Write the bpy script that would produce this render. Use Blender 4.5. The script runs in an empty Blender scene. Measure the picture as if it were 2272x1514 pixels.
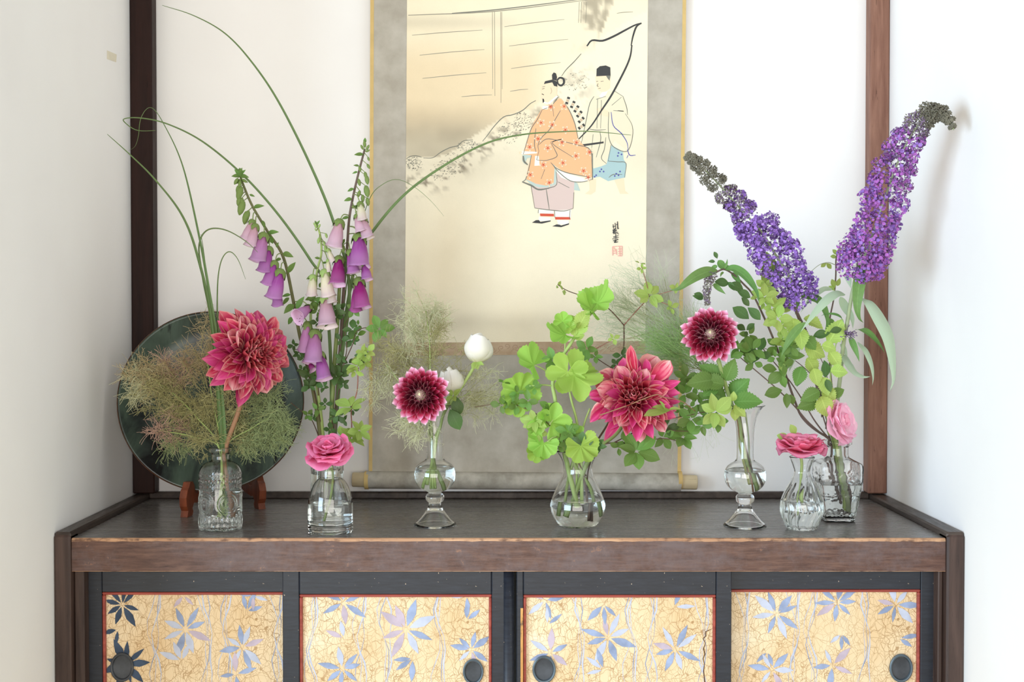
import bpy, math, random
from mathutils import Vector, Matrix
import numpy as np

scene = bpy.context.scene
C = scene.collection
RND = random.Random(7)
sin, cos, pi, radians = math.sin, math.cos, math.pi, math.radians

# ------------------------------------------------------------------ camera
TH, F, CAMY, T = radians(1.21), 2700.0, -1.8, 0.70      # pitch, focal length in px of the 2272 px frame, camera y, cabinet top height
ZC = T + 0.331
cam_d = bpy.data.cameras.new('camera'); cam = bpy.data.objects.new('camera', cam_d); C.objects.link(cam)
cam_d.sensor_width = 36.0; cam_d.lens = 36.0 * F / 2272.0; cam_d.clip_start = 0.05
cam.location = (0, CAMY, ZC); cam.rotation_euler = (pi / 2 - TH, 0, 0)
scene.camera = cam

# ------------------------------------------------------------------ world, lights, exposure
world = bpy.data.worlds.new('world'); scene.world = world; world.use_nodes = True
bg = world.node_tree.nodes['Background']
bg.inputs[0].default_value = (1.0, 0.965, 0.925, 1); bg.inputs[1].default_value = 0.54

def area_light(name, loc, target, sx, sy, power, col):
    d = bpy.data.lights.new(name, 'AREA'); d.shape = 'RECTANGLE'; d.size = sx; d.size_y = sy; d.energy = power; d.color = col
    o = bpy.data.objects.new(name, d); C.objects.link(o); o.location = loc
    o.rotation_euler = (Vector(target) - Vector(loc)).to_track_quat('-Z', 'Y').to_euler()
    return o
area_light('window_daylight', (-2.25, -2.0, 1.0), (0.4, 0.2, 0.8), 1.8, 1.3, 135.0, (0.64, 0.82, 1.0))
area_light('front_fill_light', (-0.2, -3.3, 0.95), (0.0, 0.3, 0.80), 2.6, 1.5, 78.0, (1.0, 0.95, 0.90))  # unseen fill lamp added behind the camera to brighten walls and corners

cy = scene.cycles; cy.max_bounces = 20; cy.diffuse_bounces = 12; cy.glossy_bounces = 6; cy.transmission_bounces = 18; cy.transparent_max_bounces = 12
vs = scene.view_settings
scene.display_settings.display_device = 'sRGB'
vs.view_transform = 'Standard'; vs.look = 'None'; vs.gamma = 1.0; vs.use_curve_mapping = False
vs.exposure = -0.33

# ------------------------------------------------------------------ helpers
def ray(px, py):
    u = (px - 1136.0) / F; v = (757.0 - py) / F
    return Vector((u, cos(TH) + v * sin(TH), -sin(TH) + v * cos(TH)))
def P(px, py, Y):                                   # the point at depth Y seen at a pixel of the photograph
    d = ray(px, py); t = (Y - CAMY) / d.y
    return Vector((d.x * t, Y, ZC + d.z * t))
def SC(Y): return (Y - CAMY) / F                    # metres per pixel at depth Y
class K:                                            # measuring frame: origin and scale of an enlarged piece of the photograph
    def __init__(s, ox, oy, k): s.o = (ox, oy, k)
    def __call__(s, x, y): return (s.o[0] + x * s.o[2], s.o[1] + y * s.o[2])
KA = K(1480, 540, .1717); KB = K(1700, 540, .2377); KC = K(1480, 780, .1849); KD = K(1080, 700, .2245)
KE = K(640, 640, .2379); KG = K(1280, 740, .2114); KH = K(1680, 880, .2114); KX = K(480, 280, .317)
KP = K(1080, 100, .3303); KS = K(800, 0, .4227); KN = K(0, 0, 1.0); KR = K(1460, 200, .3698); KQ = K(1080, 540, .449)

def lin(c):
    if isinstance(c, str):
        c = [int(c[i:i + 2], 16) for i in (0, 2, 4)]
    return tuple(((x / 255) / 12.92 if x / 255 <= .04045 else ((x / 255 + .055) / 1.055) ** 2.4) for x in c[:3]) + (1.0,)

W = {}
def link(o, parent=None, M=None):
    C.objects.link(o); M = M if M is not None else Matrix.Identity(4)
    W[o.name] = M
    if parent is not None:
        o.parent = parent; o.matrix_basis = W[parent.name].inverted() @ M
    else:
        o.matrix_basis = M
    return o
def tag(o, label=None, cat=None, group=None, kind=None):
    if label: o['label'] = label
    if cat: o['category'] = cat
    if group: o['group'] = group
    if kind: o['kind'] = kind
    return o
def thing(name, label, cat, loc, group=None):
    o = bpy.data.objects.new(name, None); o.empty_display_size = .02
    link(o, None, Matrix.Translation(loc)); return tag(o, label, cat, group)

class MB:
    def __init__(s): s.v = []; s.f = []; s.m = []; s.uv = []; s.col = None
    def add(s, vs, fs, mi=0, uvs=None):
        b = len(s.v); s.v += [tuple(v) for v in vs]; s.uv += (uvs if uvs else [(0.5, 0.5)] * len(vs))
        for f in fs: s.f.append(tuple(b + i for i in f)); s.m.append(mi)
    def box(s, a, b, mi=0):
        (x0, y0, z0), (x1, y1, z1) = a, b
        s.add([(x0, y0, z0), (x1, y0, z0), (x1, y1, z0), (x0, y1, z0), (x0, y0, z1), (x1, y0, z1), (x1, y1, z1), (x0, y1, z1)],
              [(0, 3, 2, 1), (4, 5, 6, 7), (0, 1, 5, 4), (1, 2, 6, 5), (2, 3, 7, 6), (3, 0, 4, 7)], mi)
    def bbox(s, a, b, r, mi=0):                       # bevelled box
        (x0, y0, z0), (x1, y1, z1) = a, b
        V = []; F_ = []
        for z, i in ((z0, r), (z0 + r, 0), (z1 - r, 0), (z1, r)):
            V += [(x0 + r, y0 + i, z), (x1 - r, y0 + i, z), (x1 - i, y0 + r, z), (x1 - i, y1 - r, z), (x1 - r, y1 - i, z), (x0 + r, y1 - i, z), (x0 + i, y1 - r, z), (x0 + i, y0 + r, z)]
        for k in range(3):
            for j in range(8):
                F_.append((k * 8 + j, k * 8 + (j + 1) % 8, k * 8 + 8 + (j + 1) % 8, k * 8 + 8 + j))
        F_.append(tuple(range(7, -1, -1))); F_.append(tuple(range(24, 32)))
        s.add(V, F_, mi)
    def prism(s, poly, y0, y1, mi=0):                 # polygon in XZ extruded along Y
        n = len(poly)
        V = [(x, y0, z) for x, z in poly] + [(x, y1, z) for x, z in poly]
        s.add(V, [tuple(range(n)), tuple(range(2 * n - 1, n - 1, -1))] + [(i, i + n, (i + 1) % n + n, (i + 1) % n) for i in range(n)], mi)
    def tube(s, pts, r, n=6, mi=0, cap=True):
        m = len(pts)
        if m < 2: return
        rr = [r(i / (m - 1)) if callable(r) else r for i in range(m)]
        V = []; U = []; nrm = None
        for i, p in enumerate(pts):
            t = (pts[min(i + 1, m - 1)] - pts[max(i - 1, 0)])
            if t.length < 1e-9: t = Vector((0, 0, 1))
            t.normalize()
            if nrm is None:
                nrm = t.orthogonal().normalized()
            else:
                nrm = nrm - t * nrm.dot(t)
                nrm = nrm.normalized() if nrm.length > 1e-6 else t.orthogonal().normalized()
            bn = t.cross(nrm)
            for j in range(n):
                a = 2 * pi * j / n
                V.append(p + (nrm * cos(a) + bn * sin(a)) * rr[i]); U.append((j / n, i / (m - 1)))
        Fs = [(i * n + j, i * n + (j + 1) % n, (i + 1) * n + (j + 1) % n, (i + 1) * n + j) for i in range(m - 1) for j in range(n)]
        if cap: Fs += [tuple(range(n - 1, -1, -1)), tuple(range((m - 1) * n, m * n))]
        s.add(V, Fs, mi, U)
    def lathe(s, prof, n=40, c=(0, 0, 0), mi=0, rfun=None, angs=None):   # prof: (r, z); a radius of 0 closes on the axis
        if angs: n = len(angs)
        A = angs or [2 * pi * j / n for j in range(n)]
        V = []; U = []; rows = []; m = len(prof)
        for i, (r, z) in enumerate(prof):
            if r < 1e-7:
                rows.append([len(V)]); V.append((c[0], c[1], c[2] + z)); U.append((.5, i / (m - 1)))
            else:
                row = []
                for a in A:
                    q = r * (rfun(a, z, i) if rfun else 1.0)
                    row.append(len(V)); V.append((c[0] + q * cos(a), c[1] + q * sin(a), c[2] + z)); U.append((a / (2 * pi), i / (m - 1)))
                rows.append(row)
        Fs = []
        for i in range(m - 1):
            a, b = rows[i], rows[i + 1]
            for j in range(n):
                k = (j + 1) % n
                if len(a) == 1 and len(b) == 1: break
                if len(a) == 1: Fs.append((a[0], b[k], b[j]))
                elif len(b) == 1: Fs.append((a[j], a[k], b[0]))
                else: Fs.append((a[j], a[k], b[k], b[j]))
        s.add(V, Fs, mi, U)
    def ribbon(s, pts, w, nrm, mi=0):                 # flat strip lying in the plane with normal nrm
        m = len(pts); V = []; U = []
        for i, p in enumerate(pts):
            t = (pts[min(i + 1, m - 1)] - pts[max(i - 1, 0)]).normalized(); b = t.cross(nrm).normalized()
            ww = w(i / (m - 1)) if callable(w) else w
            V += [p - b * ww * .5, p + b * ww * .5]; U += [(0, i / (m - 1)), (1, i / (m - 1))]
        s.add(V, [(2 * i, 2 * i + 1, 2 * i + 3, 2 * i + 2) for i in range(m - 1)], mi, U)
    def grid(s, fn, nu, nv, mi=0):
        V = []; U = []
        for j in range(nv + 1):
            for i in range(nu + 1):
                V.append(fn(i / nu, j / nv)); U.append((i / nu, j / nv))
        s.add(V, [(j * (nu + 1) + i, j * (nu + 1) + i + 1, (j + 1) * (nu + 1) + i + 1, (j + 1) * (nu + 1) + i) for j in range(nv) for i in range(nu)], mi, U)
    def mesh(s, name, mats, org=Vector((0, 0, 0)), smooth=True, sharp=None):
        me = bpy.data.meshes.new(name)
        me.from_pydata([(v[0] - org[0], v[1] - org[1], v[2] - org[2]) for v in s.v], [], s.f)
        for m in (mats if isinstance(mats, (list, tuple)) else [mats]): me.materials.append(m)
        me.polygons.foreach_set('material_index', s.m)
        me.polygons.foreach_set('use_smooth', [smooth] * len(s.f))
        L = np.empty(len(me.loops), dtype=np.int32); me.loops.foreach_get('vertex_index', L)
        uvl = me.uv_layers.new(name='UVMap'); uvl.data.foreach_set('uv', np.array(s.uv, dtype=np.float32)[L].ravel())
        if s.col is not None:
            ca = me.color_attributes.new('Col', 'FLOAT_COLOR', 'POINT'); ca.data.foreach_set('color', np.array(s.col, dtype=np.float32).ravel())
        me.update()
        if sharp is not None: me.set_sharp_from_angle(angle=radians(sharp))
        return me
    def build(s, name, mats, parent=None, loc=None, smooth=True, sharp=None):
        org = W[parent.name].translation.copy() if parent is not None else Vector(loc if loc is not None else (0, 0, 0))
        return link(bpy.data.objects.new(name, s.mesh(name, mats, org, smooth, sharp)), parent, Matrix.Translation(org))

def spl(pts, k=6):
    pts = [Vector(p) for p in pts]
    if len(pts) < 3: 
        return [pts[0].lerp(pts[-1], i / k) for i in range(k + 1)]
    q = [pts[0] * 2 - pts[1]] + pts + [pts[-1] * 2 - pts[-2]]
    out = []
    for i in range(1, len(q) - 2):
        a, b, c, d = q[i - 1], q[i], q[i + 1], q[i + 2]
        for j in range(k):
            t = j / k
            out.append(.5 * ((2 * b) + (c - a) * t + (2 * a - 5 * b + 4 * c - d) * t * t + (3 * b - a - 3 * c + d) * t ** 3))
    out.append(pts[-1]); return out
def path(fr, pts, Y0, Y1=None, k=6):                 # smooth path through photographed points, depth running from Y0 to Y1
    Y1 = Y0 if Y1 is None else Y1; n = len(pts); out = []
    for i, p in enumerate(pts):
        y = p[2] if len(p) > 2 else Y0 + (Y1 - Y0) * i / max(1, n - 1)
        out.append(P(*fr(p[0], p[1]), y))
    return spl(out, k)
def orient(loc, d, n, sx=1.0, sy=None, sz=None):
    y = Vector(d).normalized(); z = Vector(n) - y * Vector(n).dot(y)
    z = z.normalized() if z.length > 1e-6 else y.orthogonal().normalized()
    x = y.cross(z); sy = sx if sy is None else sy; sz = sx if sz is None else sz
    M = Matrix.Identity(4)
    for i, (a, k) in enumerate(((x, sx), (y, sy), (z, sz))):
        for r in range(3): M[r][i] = a[r] * k
    M.translation = loc; return M
def place(me, name, parent, M): return link(bpy.data.objects.new(name, me), parent, M)
def rv(r=1.0): return Vector((RND.uniform(-r, r), RND.uniform(-r, r), RND.uniform(-r, r)))
TOCAM = Vector((0, -1, 0))

# ------------------------------------------------------------------ materials
class N:
    def __init__(s, name):
        s.m = bpy.data.materials.new(name); s.m.use_nodes = True; s.nt = s.m.node_tree; s.nt.nodes.clear()
        s.out = s.new('ShaderNodeOutputMaterial')
    def new(s, t, **kw):
        n = s.nt.nodes.new(t)
        for k, v in kw.items(): setattr(n, k, v)
        return n
    def l(s, a, b): s.nt.links.new(a, b)
    def bsdf(s, col=None, rough=.6, spec=.3, **kw):
        b = s.new('ShaderNodeBsdfPrincipled'); b.inputs['Roughness'].default_value = rough; b.inputs['Specular IOR Level'].default_value = spec
        for k, v in kw.items(): b.inputs[k].default_value = v
        if col is not None:
            if hasattr(col, 'is_linked'): s.l(col, b.inputs['Base Color'])
            else: b.inputs['Base Color'].default_value = col
        s.l(b.outputs[0], s.out.inputs[0]); return b
    def coord(s, which='Object', scale=(1, 1, 1), rot=(0, 0, 0)):
        tc = s.new('ShaderNodeTexCoord'); mp = s.new('ShaderNodeMapping'); mp.inputs['Scale'].default_value = scale; mp.inputs['Rotation'].default_value = rot
        s.l(tc.outputs[which], mp.inputs[0]); return mp.outputs[0]
    def noise(s, vec, scale, detail=4, rough=.55, dist=0):
        n = s.new('ShaderNodeTexNoise'); n.inputs['Scale'].default_value = scale; n.inputs['Detail'].default_value = detail; n.inputs['Roughness'].default_value = rough; n.inputs['Distortion'].default_value = dist
        if vec is not None: s.l(vec, n.inputs['Vector'])
        return n.outputs['Fac']
    def ramp(s, fac, stops, interp='LINEAR'):
        r = s.new('ShaderNodeValToRGB'); r.color_ramp.interpolation = interp; e = r.color_ramp.elements
        while len(e) < len(stops): e.new(.5)
        for x, (p, c) in zip(e, stops): x.position = p; x.color = c if len(c) == 4 else tuple(c) + (1,)
        s.l(fac, r.inputs[0]); return r.outputs[0]
    def mix(s, fac, a, b, mode='MIX'):
        m = s.new('ShaderNodeMix', data_type='RGBA', blend_type=mode)
        for sk, v in ((m.inputs[0], fac), (m.inputs[6], a), (m.inputs[7], b)):
            if hasattr(v, 'is_linked'): s.l(v, sk)
            else: sk.default_value = v
        return m.outputs[2]
    def math(s, op, a, b=0.0, c=0.0, clamp=False):
        m = s.new('ShaderNodeMath', operation=op, use_clamp=clamp)
        for sk, v in zip(m.inputs, (a, b, c)):
            if hasattr(v, 'is_linked'): s.l(v, sk)
            else: sk.default_value = v
        return m.outputs[0]
    def bump(s, b, h, st=.2, dist=.002):
        n = s.new('ShaderNodeBump'); n.inputs['Strength'].default_value = st; n.inputs['Distance'].default_value = dist
        s.l(h, n.inputs['Height']); s.l(n.outputs[0], b.inputs['Normal'])
    def uv(s):
        tc = s.new('ShaderNodeTexCoord'); sx = s.new('ShaderNodeSeparateXYZ'); s.l(tc.outputs['UV'], sx.inputs[0]); return sx.outputs[0], sx.outputs[1]
    def rnd(s): return s.new('ShaderNodeObjectInfo').outputs['Random']
    def geo_rnd(s): return s.new('ShaderNodeNewGeometry').outputs['Random Per Island']

def m_plain(name, col, rough=.6, spec=.3, var=0.0, **kw):
    n = N(name); c = lin(col)
    if var:
        f = n.noise(n.coord(), 40, 3)
        c0 = tuple(x * (1 - var) for x in c[:3]) + (1,); c1 = tuple(min(1, x * (1 + var)) for x in c[:3]) + (1,)
        n.bsdf(n.ramp(f, [(.3, c0), (.7, c1)]), rough, spec, **kw)
    else: n.bsdf(c, rough, spec, **kw)
    return n.m
def m_plaster():
    n = N('wall_plaster'); v = n.coord()
    f = n.noise(v, 3.0, 3); g = n.noise(v, 160, 4)
    c = n.ramp(f, [(.35, lin((241, 238, 235))), (.7, lin((246, 244, 241)))])
    b = n.bsdf(c, .9, .1); n.bump(b, g, .12, .001); return n.m
def m_wood(name, dark, light, axis='X', rough=.4, spec=.35, wear=None, fine=1.0):
    n = N(name); k = {'X': (1.2, 14, 14), 'Y': (14, 1.2, 14), 'Z': (14, 14, 1.2)}[axis]
    v = n.coord('Object', k); f = n.noise(v, 3.2 * fine, 7, .62, .5); g = n.noise(v, 16 * fine, 4, .7)
    c = n.ramp(f, [(.3, lin(dark)), (.72, lin(light))])
    c = n.mix(n.math('MULTIPLY', n.math('GREATER_THAN', g, .66), .5), c, lin([x * .55 for x in dark]))
    if wear is not None:
        w = n.noise(n.coord('Object', k), 5, 8, .75); s2 = n.noise(n.coord(), 60, 4)
        msk = n.ramp(n.math('ADD', n.math('MULTIPLY', w, .6), n.math('MULTIPLY', s2, .4)), [(wear[1], (0, 0, 0)), (wear[1] + .08, (1, 1, 1))])
        c = n.mix(msk, c, lin(wear[0]))
    b = n.bsdf(c, rough, spec); n.bump(b, f, .12, .0015)
    n.l(n.ramp(g, [(.3, (rough - .08,) * 3), (.7, (rough + .12,) * 3)]), b.inputs['Roughness']); return n.m
def m_glass(name, col=(1, 1, 1, 1), ior=1.46, rough=0.0):
    n = N(name); g = n.new('ShaderNodeBsdfGlass'); g.inputs['Color'].default_value = col; g.inputs['IOR'].default_value = ior; g.inputs['Roughness'].default_value = rough
    n.l(g.outputs[0], n.out.inputs[0]); return n.m
def m_leaf(name, base, tip=None, var=.18, vein=.16, rough=.5, trans=.35, under=None, nv=9):
    n = N(name); u, v = n.uv(); c0 = lin(base); c1 = lin(tip or base)
    col = n.mix(v, c0, c1)
    r = n.rnd(); f = n.noise(n.coord('Object'), 120, 3)
    a = n.math('ABSOLUTE', n.math('SUBTRACT', u, .5))
    mid = n.math('LESS_THAN', a, .035)
    w = n.math('SINE', n.math('MULTIPLY', n.math('SUBTRACT', v, n.math('MULTIPLY', a, .55)), nv * 2 * pi))
    side = n.math('MULTIPLY', n.math('GREATER_THAN', w, .86), .6)
    vv = n.math('MULTIPLY', n.math('MAXIMUM', mid, side), vein)
    lt = tuple(min(1, x * 1.8 + .08) for x in c0[:3]) + (1,)
    col = n.mix(vv, col, lt)
    val = n.math('ADD', n.math('MULTIPLY', n.math('SUBTRACT', r, .5), 2 * var), n.math('MULTIPLY', n.math('SUBTRACT', f, .5), .35))
    h = n.new('ShaderNodeHueSaturation'); n.l(n.math('ADD', val, 1.0), h.inputs['Value']); n.l(n.math('ADD', .5, n.math('MULTIPLY', n.math('SUBTRACT', r, .5), .03)), h.inputs['Hue']); n.l(col, h.inputs['Color'])
    col = h.outputs[0]
    if under is not None:
        col = n.mix(n.new('ShaderNodeNewGeometry').outputs['Backfacing'], col, lin(under))
    b = n.bsdf(col, rough, .35); n.bump(b, n.math('ADD', n.noise(n.coord('UV'), 9, 4, .6), n.math('MULTIPLY', vv, 1.5)), .35, .0012); t = n.new('ShaderNodeBsdfTranslucent'); n.l(col, t.inputs[0])
    mx = n.new('ShaderNodeMixShader'); mx.inputs[0].default_value = trans; n.l(b.outputs[0], mx.inputs[1]); n.l(t.outputs[0], mx.inputs[2]); n.l(mx.outputs[0], n.out.inputs[0])
    return n.m
def m_petal(name, stops, streak=None, edge=None, var=.12, trans=.25, rough=.55, nstreak=7, streak_lo=.5):
    n = N(name); u, v = n.uv(); r = n.rnd()
    col = n.ramp(v, [(p, lin(c)) for p, c in stops])
    a = n.math('MULTIPLY', n.math('ABSOLUTE', n.math('SUBTRACT', u, .5)), 2.0)
    if edge is not None:
        col = n.mix(n.ramp(a, [(edge[1], (0, 0, 0)), (1.0, (edge[2],) * 3)]), col, lin(edge[0]))
    if streak is not None:
        cv = n.new('ShaderNodeCombineXYZ'); n.l(n.math('MULTIPLY', u, nstreak), cv.inputs[0]); n.l(n.math('MULTIPLY', v, 1.1), cv.inputs[1]); n.l(n.math('MULTIPLY', r, 37.0), cv.inputs[2])
        f = n.noise(cv.outputs[0], 1.6, 3, .6)
        col = n.mix(n.math('MULTIPLY', n.ramp(f, [(streak_lo, (0, 0, 0)), (streak_lo + .14, (1, 1, 1))]), streak[1]), col, lin(streak[0]))
    h = n.new('ShaderNodeHueSaturation'); n.l(n.math('ADD', 1.0 - var, n.math('MULTIPLY', r, 2 * var)), h.inputs['Value']); n.l(col, h.inputs['Color']); col = h.outputs[0]
    b = n.bsdf(col, rough, .25); t = n.new('ShaderNodeBsdfTranslucent'); n.l(col, t.inputs[0])
    mx = n.new('ShaderNodeMixShader'); mx.inputs[0].default_value = trans; n.l(b.outputs[0], mx.inputs[1]); n.l(t.outputs[0], mx.inputs[2]); n.l(mx.outputs[0], n.out.inputs[0])
    return n.m

GLASS = m_glass('clear_glass', (.996, 1, .998, 1)); WATER = m_glass('vase_water', (.99, 1, .992, 1), 1.33)
PLASTER = m_plaster()
# ------------------------------------------------------------------ the alcove
XL, XR, YB = -0.679, 0.671, 0.40
def struct(name, mb, m, **kw): return tag(mb.build(name, m, None, smooth=False), kind='structure')
b = MB(); b.box((XL - .10, YB, 0), (XR + .10, YB + .1, 2.5)); struct('wall_back', b, PLASTER)
b = MB(); b.box((XL - .10, -.31, 0), (XL, YB, 2.5)); struct('wall_left', b, PLASTER)
b = MB(); b.box((XR, -1.3, 0), (XR + .10, YB, 2.5)); struct('wall_right', b, PLASTER)
FLOOR = m_plain('floor_straw', (190, 180, 140), .8, .2, .1)
b = MB(); b.box((-2.6, -3.2, -.05), (2.6, YB + .1, 0)); struct('floor', b, FLOOR)
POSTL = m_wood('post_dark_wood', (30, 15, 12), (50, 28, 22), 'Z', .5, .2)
POSTR = m_wood('post_brown_wood', (104, 66, 52), (160, 118, 98), 'Z', .5, .3, fine=1.3)
def post(name, px0, px1, xside, m):                    # corner post standing on the side rail, against the back wall
    a = P(px0, 800, YB - .03).x; c = P(px1, 800, YB - .03).x
    if xside < 0: a = XL + .0005
    else: c = XR - .0005
    b = MB(); b.bbox((a, YB - .03, T + .012), (c, YB - .0005, 2.45), .002); return struct(name, b, m, smooth=False)
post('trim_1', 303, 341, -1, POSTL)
post('trim_2', 1927, 1960, 1, POSTR)

# scrap of tape on the left wall
TAPE = m_plain('old_tape', (226, 217, 195), .6, .3, .04)
def onleft(px, py, off=.0006):
    d = ray(px, py); t = (XL + off) / d.x; return Vector((XL + off, CAMY + d.y * t, ZC + d.z * t))
q = [onleft(238, 112), onleft(259, 121), onleft(258, 138), onleft(238, 131)]
b = MB(); b.add(q + [p - Vector((.0004, 0, 0)) for p in q], [(0, 1, 2, 3), (7, 6, 5, 4), (0, 4, 5, 1), (1, 5, 6, 2), (2, 6, 7, 3), (3, 7, 4, 0)])
tag(b.build('tape_scrap', TAPE, None, q[0], smooth=False), 'small square scrap of yellowed tape stuck on the left wall', 'tape')

# ------------------------------------------------------------------ the cabinet
def m_rail():
    n = N('front_rail_wood'); v = n.coord('Object', (2.2, 20, 20)); f = n.noise(v, 9, 9, .72, .3); g = n.noise(n.coord('Object', (1, 1, 2.2)), 5, 5, .6); h = n.noise(n.coord('Object', (3, 30, 30)), 14, 6, .8); k = n.noise(n.coord(), 46, 6, .75)
    c = n.ramp(f, [(.32, lin((62, 38, 31))), (.5, lin((88, 60, 50))), (.7, lin((112, 82, 68)))])
    c = n.mix(n.ramp(n.math('ADD', n.math('MULTIPLY', g, .6), n.math('MULTIPLY', k, .4)), [(.44, (0, 0, 0)), (.6, (.75, .75, .75))]), c, lin((102, 88, 88)))
    c = n.mix(n.math('MULTIPLY', n.math('GREATER_THAN', h, .655), .7), c, lin((50, 36, 33))); c = n.mix(n.ramp(k, [(.63, (0, 0, 0)), (.70, (.7, .7, .7))]), c, lin((150, 104, 74)))
    b = n.bsdf(c, .45, .4); n.bump(b, f, .15, .0012); return n.m
TOPW = m_wood('cabinet_top_wood', (100, 96, 93), (118, 114, 111), 'X', .26, .5)
RAILW = m_rail()
SIDEW = m_wood('side_board_wood', (42, 28, 24), (86, 66, 58), 'Z', .45, .4, fine=1.3)
SRAILW = m_wood('side_rail_wood', (46, 36, 31), (86, 74, 66), 'Y', .4, .35)
WORN = m_wood('worn_edge_wood', (150, 108, 80), (206, 164, 128), 'X', .6, .2, wear=((112, 84, 68), .50), fine=2)
def m_lacquer():
    n = N('black_lacquer'); v = n.coord(); f = n.noise(n.coord('Object', (1, 1, 9)), 30, 5, .7)
    c = n.ramp(f, [(.3, lin((22, 24, 31))), (.75, lin((40, 44, 54)))])
    s1 = n.noise(v, 210, 3, .6); c = n.mix(n.math('MULTIPLY', n.math('GREATER_THAN', s1, .712), .85), c, lin((200, 176, 150)))
    b = n.bsdf(c, .42, .45); n.bump(b, f, .06, .001); return n.m
LACQ = m_lacquer()
REDT = m_wood('red_lacquer_trim', (122, 44, 36), (176, 84, 70), 'X', .4, .4, fine=2)
WORNV = m_wood('worn_lacquer_edge', (170, 118, 66), (214, 160, 96), 'Z', .6, .2, wear=((54, 50, 54), .53), fine=1.6)

cab = thing('cabinet', 'low dark wooden alcove cabinet with four papered sliding doors under the vases', 'cabinet', (0, .2, 0))
zr0 = P(1136, 1269, -.001).z                           # underside of the front rail
x0, x1 = P(159, 1230, 0).x, P(2098, 1230, 0).x
SEAM = .075
# front rail with a rounded, worn upper edge
b = MB()
n_ = 120; rr = random.Random(3)
prof = [(.0, zr0, 0), (-.0003, zr0 + .0007, 1), (0, zr0 + .0014, 0), (0, T - .0048, 0), (.0003, T - .003, 1), (.0012, T - .0009, 1), (.0035, T, 0), (SEAM - .0008, T, 2), (SEAM - .0008, T - .02, 0), (.03, T - .02, 0), (.03, zr0, 0)]
V = []; Fs = []; Ms = []
for i in range(n_ + 1):
    x = x0 + (x1 - x0) * i / n_; j = rr.uniform(-.0006, .0006)
    for k, (y, z, mi) in enumerate(prof):
        V.append((x, y + (j * .5 if mi == 1 else 0), z + (j if k in (3, 4) else 0)))
m_ = len(prof)
for i in range(n_):
    for k in range(m_):
        k2 = (k + 1) % m_
        b.add([V[i * m_ + k], V[(i + 1) * m_ + k], V[(i + 1) * m_ + k2], V[i * m_ + k2]], [(0, 1, 2, 3)], {3: 1, 4: 1, 5: 1, 0: 1, 6: 2}.get(k, 0))
b.add([V[k] for k in range(m_)], [tuple(range(m_))]); b.add([V[n_ * m_ + k] for k in range(m_)], [tuple(range(m_ - 1, -1, -1))])
tag(b.build('front_rail', [RAILW, WORN, TOPW], cab, smooth=False), 'brown front rail with a worn tan upper edge')
# rear boards of the top
for y0, y1, mm in ((SEAM + .0009, .2395, TOPW), (.2404, YB - .001, TOPW)):
    b = MB(); b.bbox((x0 + .0005, y0, T - .02), (x1 - .0005, y1, T), .0006); b.build('plank', mm, cab, smooth=False)
# raised side rails and end boards
for sgn, xa, xb in ((-1, XL + .0004, x0 - .0004), (1, x1 + .0004, XR - .0004)):
    b = MB(); zt = T + .0055
    b.bbox((xa, -.003, T - .02), (xb, YB - .0005, zt + .004), .0025); b.build('side_rail', SRAILW, cab, smooth=False)
    b = MB(); b.bbox((xa, -.006, .02), (xb, .03, T - .0205 + .026), .003)
    b.build('side_board', SIDEW, cab, smooth=False)
    ja = P(188, 1400, .012).x if sgn < 0 else P(2080, 1400, .012).x
    b = MB()
    if sgn < 0: b.bbox((xb + .0003, .010, .02), (ja, .06, zr0 - .0005), .0015)
    else: b.bbox((ja, .010, .02), (xa - .0003, .06, zr0 - .0005), .0015)
    b.build('door_jamb', SIDEW, cab, smooth=False)
b = MB(); b.bbox((x0, YB - .014, T), (x1, YB - .0006, T + .0125), .002); b.build('back_rail', SRAILW, cab, smooth=False)
for xa, xb in ((XL + .0004, XL + .02), (XR - .02, XR - .0004)):
    b = MB(); b.box((xa, .0605, .0205), (xb, YB - .001, T - .021)); b.build('side_panel', SIDEW, cab, smooth=False)
b = MB(); b.box((x0, -.002, .02), (x1, YB - .002, .06)); b.build('bottom_board', SIDEW, cab, smooth=False)
b = MB(); b.box((XL + .01, .02, 0), (XR - .01, YB - .002, .02)); b.build('plinth', SIDEW, cab, smooth=False)

def m_paper():
    n = N('gold_door_paper'); v = n.coord()
    d = n.noise(v, 26, 3); wv = n.new('ShaderNodeVectorMath', operation='ADD')
    dn = n.new('ShaderNodeTexNoise'); dn.inputs['Scale'].default_value = 30; n.l(v, dn.inputs['Vector'])
    sc = n.new('ShaderNodeVectorMath', operation='SCALE'); sc.inputs['Scale'].default_value = .018; n.l(dn.outputs['Color'], sc.inputs[0])
    n.l(v, wv.inputs[0]); n.l(sc.outputs[0], wv.inputs[1])
    msk = None
    for s_, th in ((52, .009), (78, .013), (36, .007), (60, .008), (95, .014)):
        vo = n.new('ShaderNodeTexVoronoi', feature='DISTANCE_TO_EDGE'); vo.inputs['Scale'].default_value = s_
        mp = n.new('ShaderNodeMapping'); mp.inputs['Location'].default_value = (s_ * .37, s_ * .11, s_ * .7); mp.inputs['Scale'].default_value = (1, 1, .62); n.l(wv.outputs[0], mp.inputs[0]); n.l(mp.outputs[0], vo.inputs['Vector'])
        g = n.math('LESS_THAN', vo.outputs['Distance'], th)
        msk = g if msk is None else n.math('MAXIMUM', msk, g)
    base = n.ramp(n.noise(v, 9, 3), [(.3, lin((214, 183, 140))), (.55, lin((225, 201, 164))), (.8, lin((238, 224, 198)))])
    fade = n.ramp(n.noise(v, 7, 2), [(.35, (.85,) * 3), (.75, (.3,) * 3)])
    c = n.mix(n.math('MULTIPLY', msk, fade), base, lin((152, 112, 64)))
    n.bsdf(c, .6, .25); return n.m
PAPER = m_paper()
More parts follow.
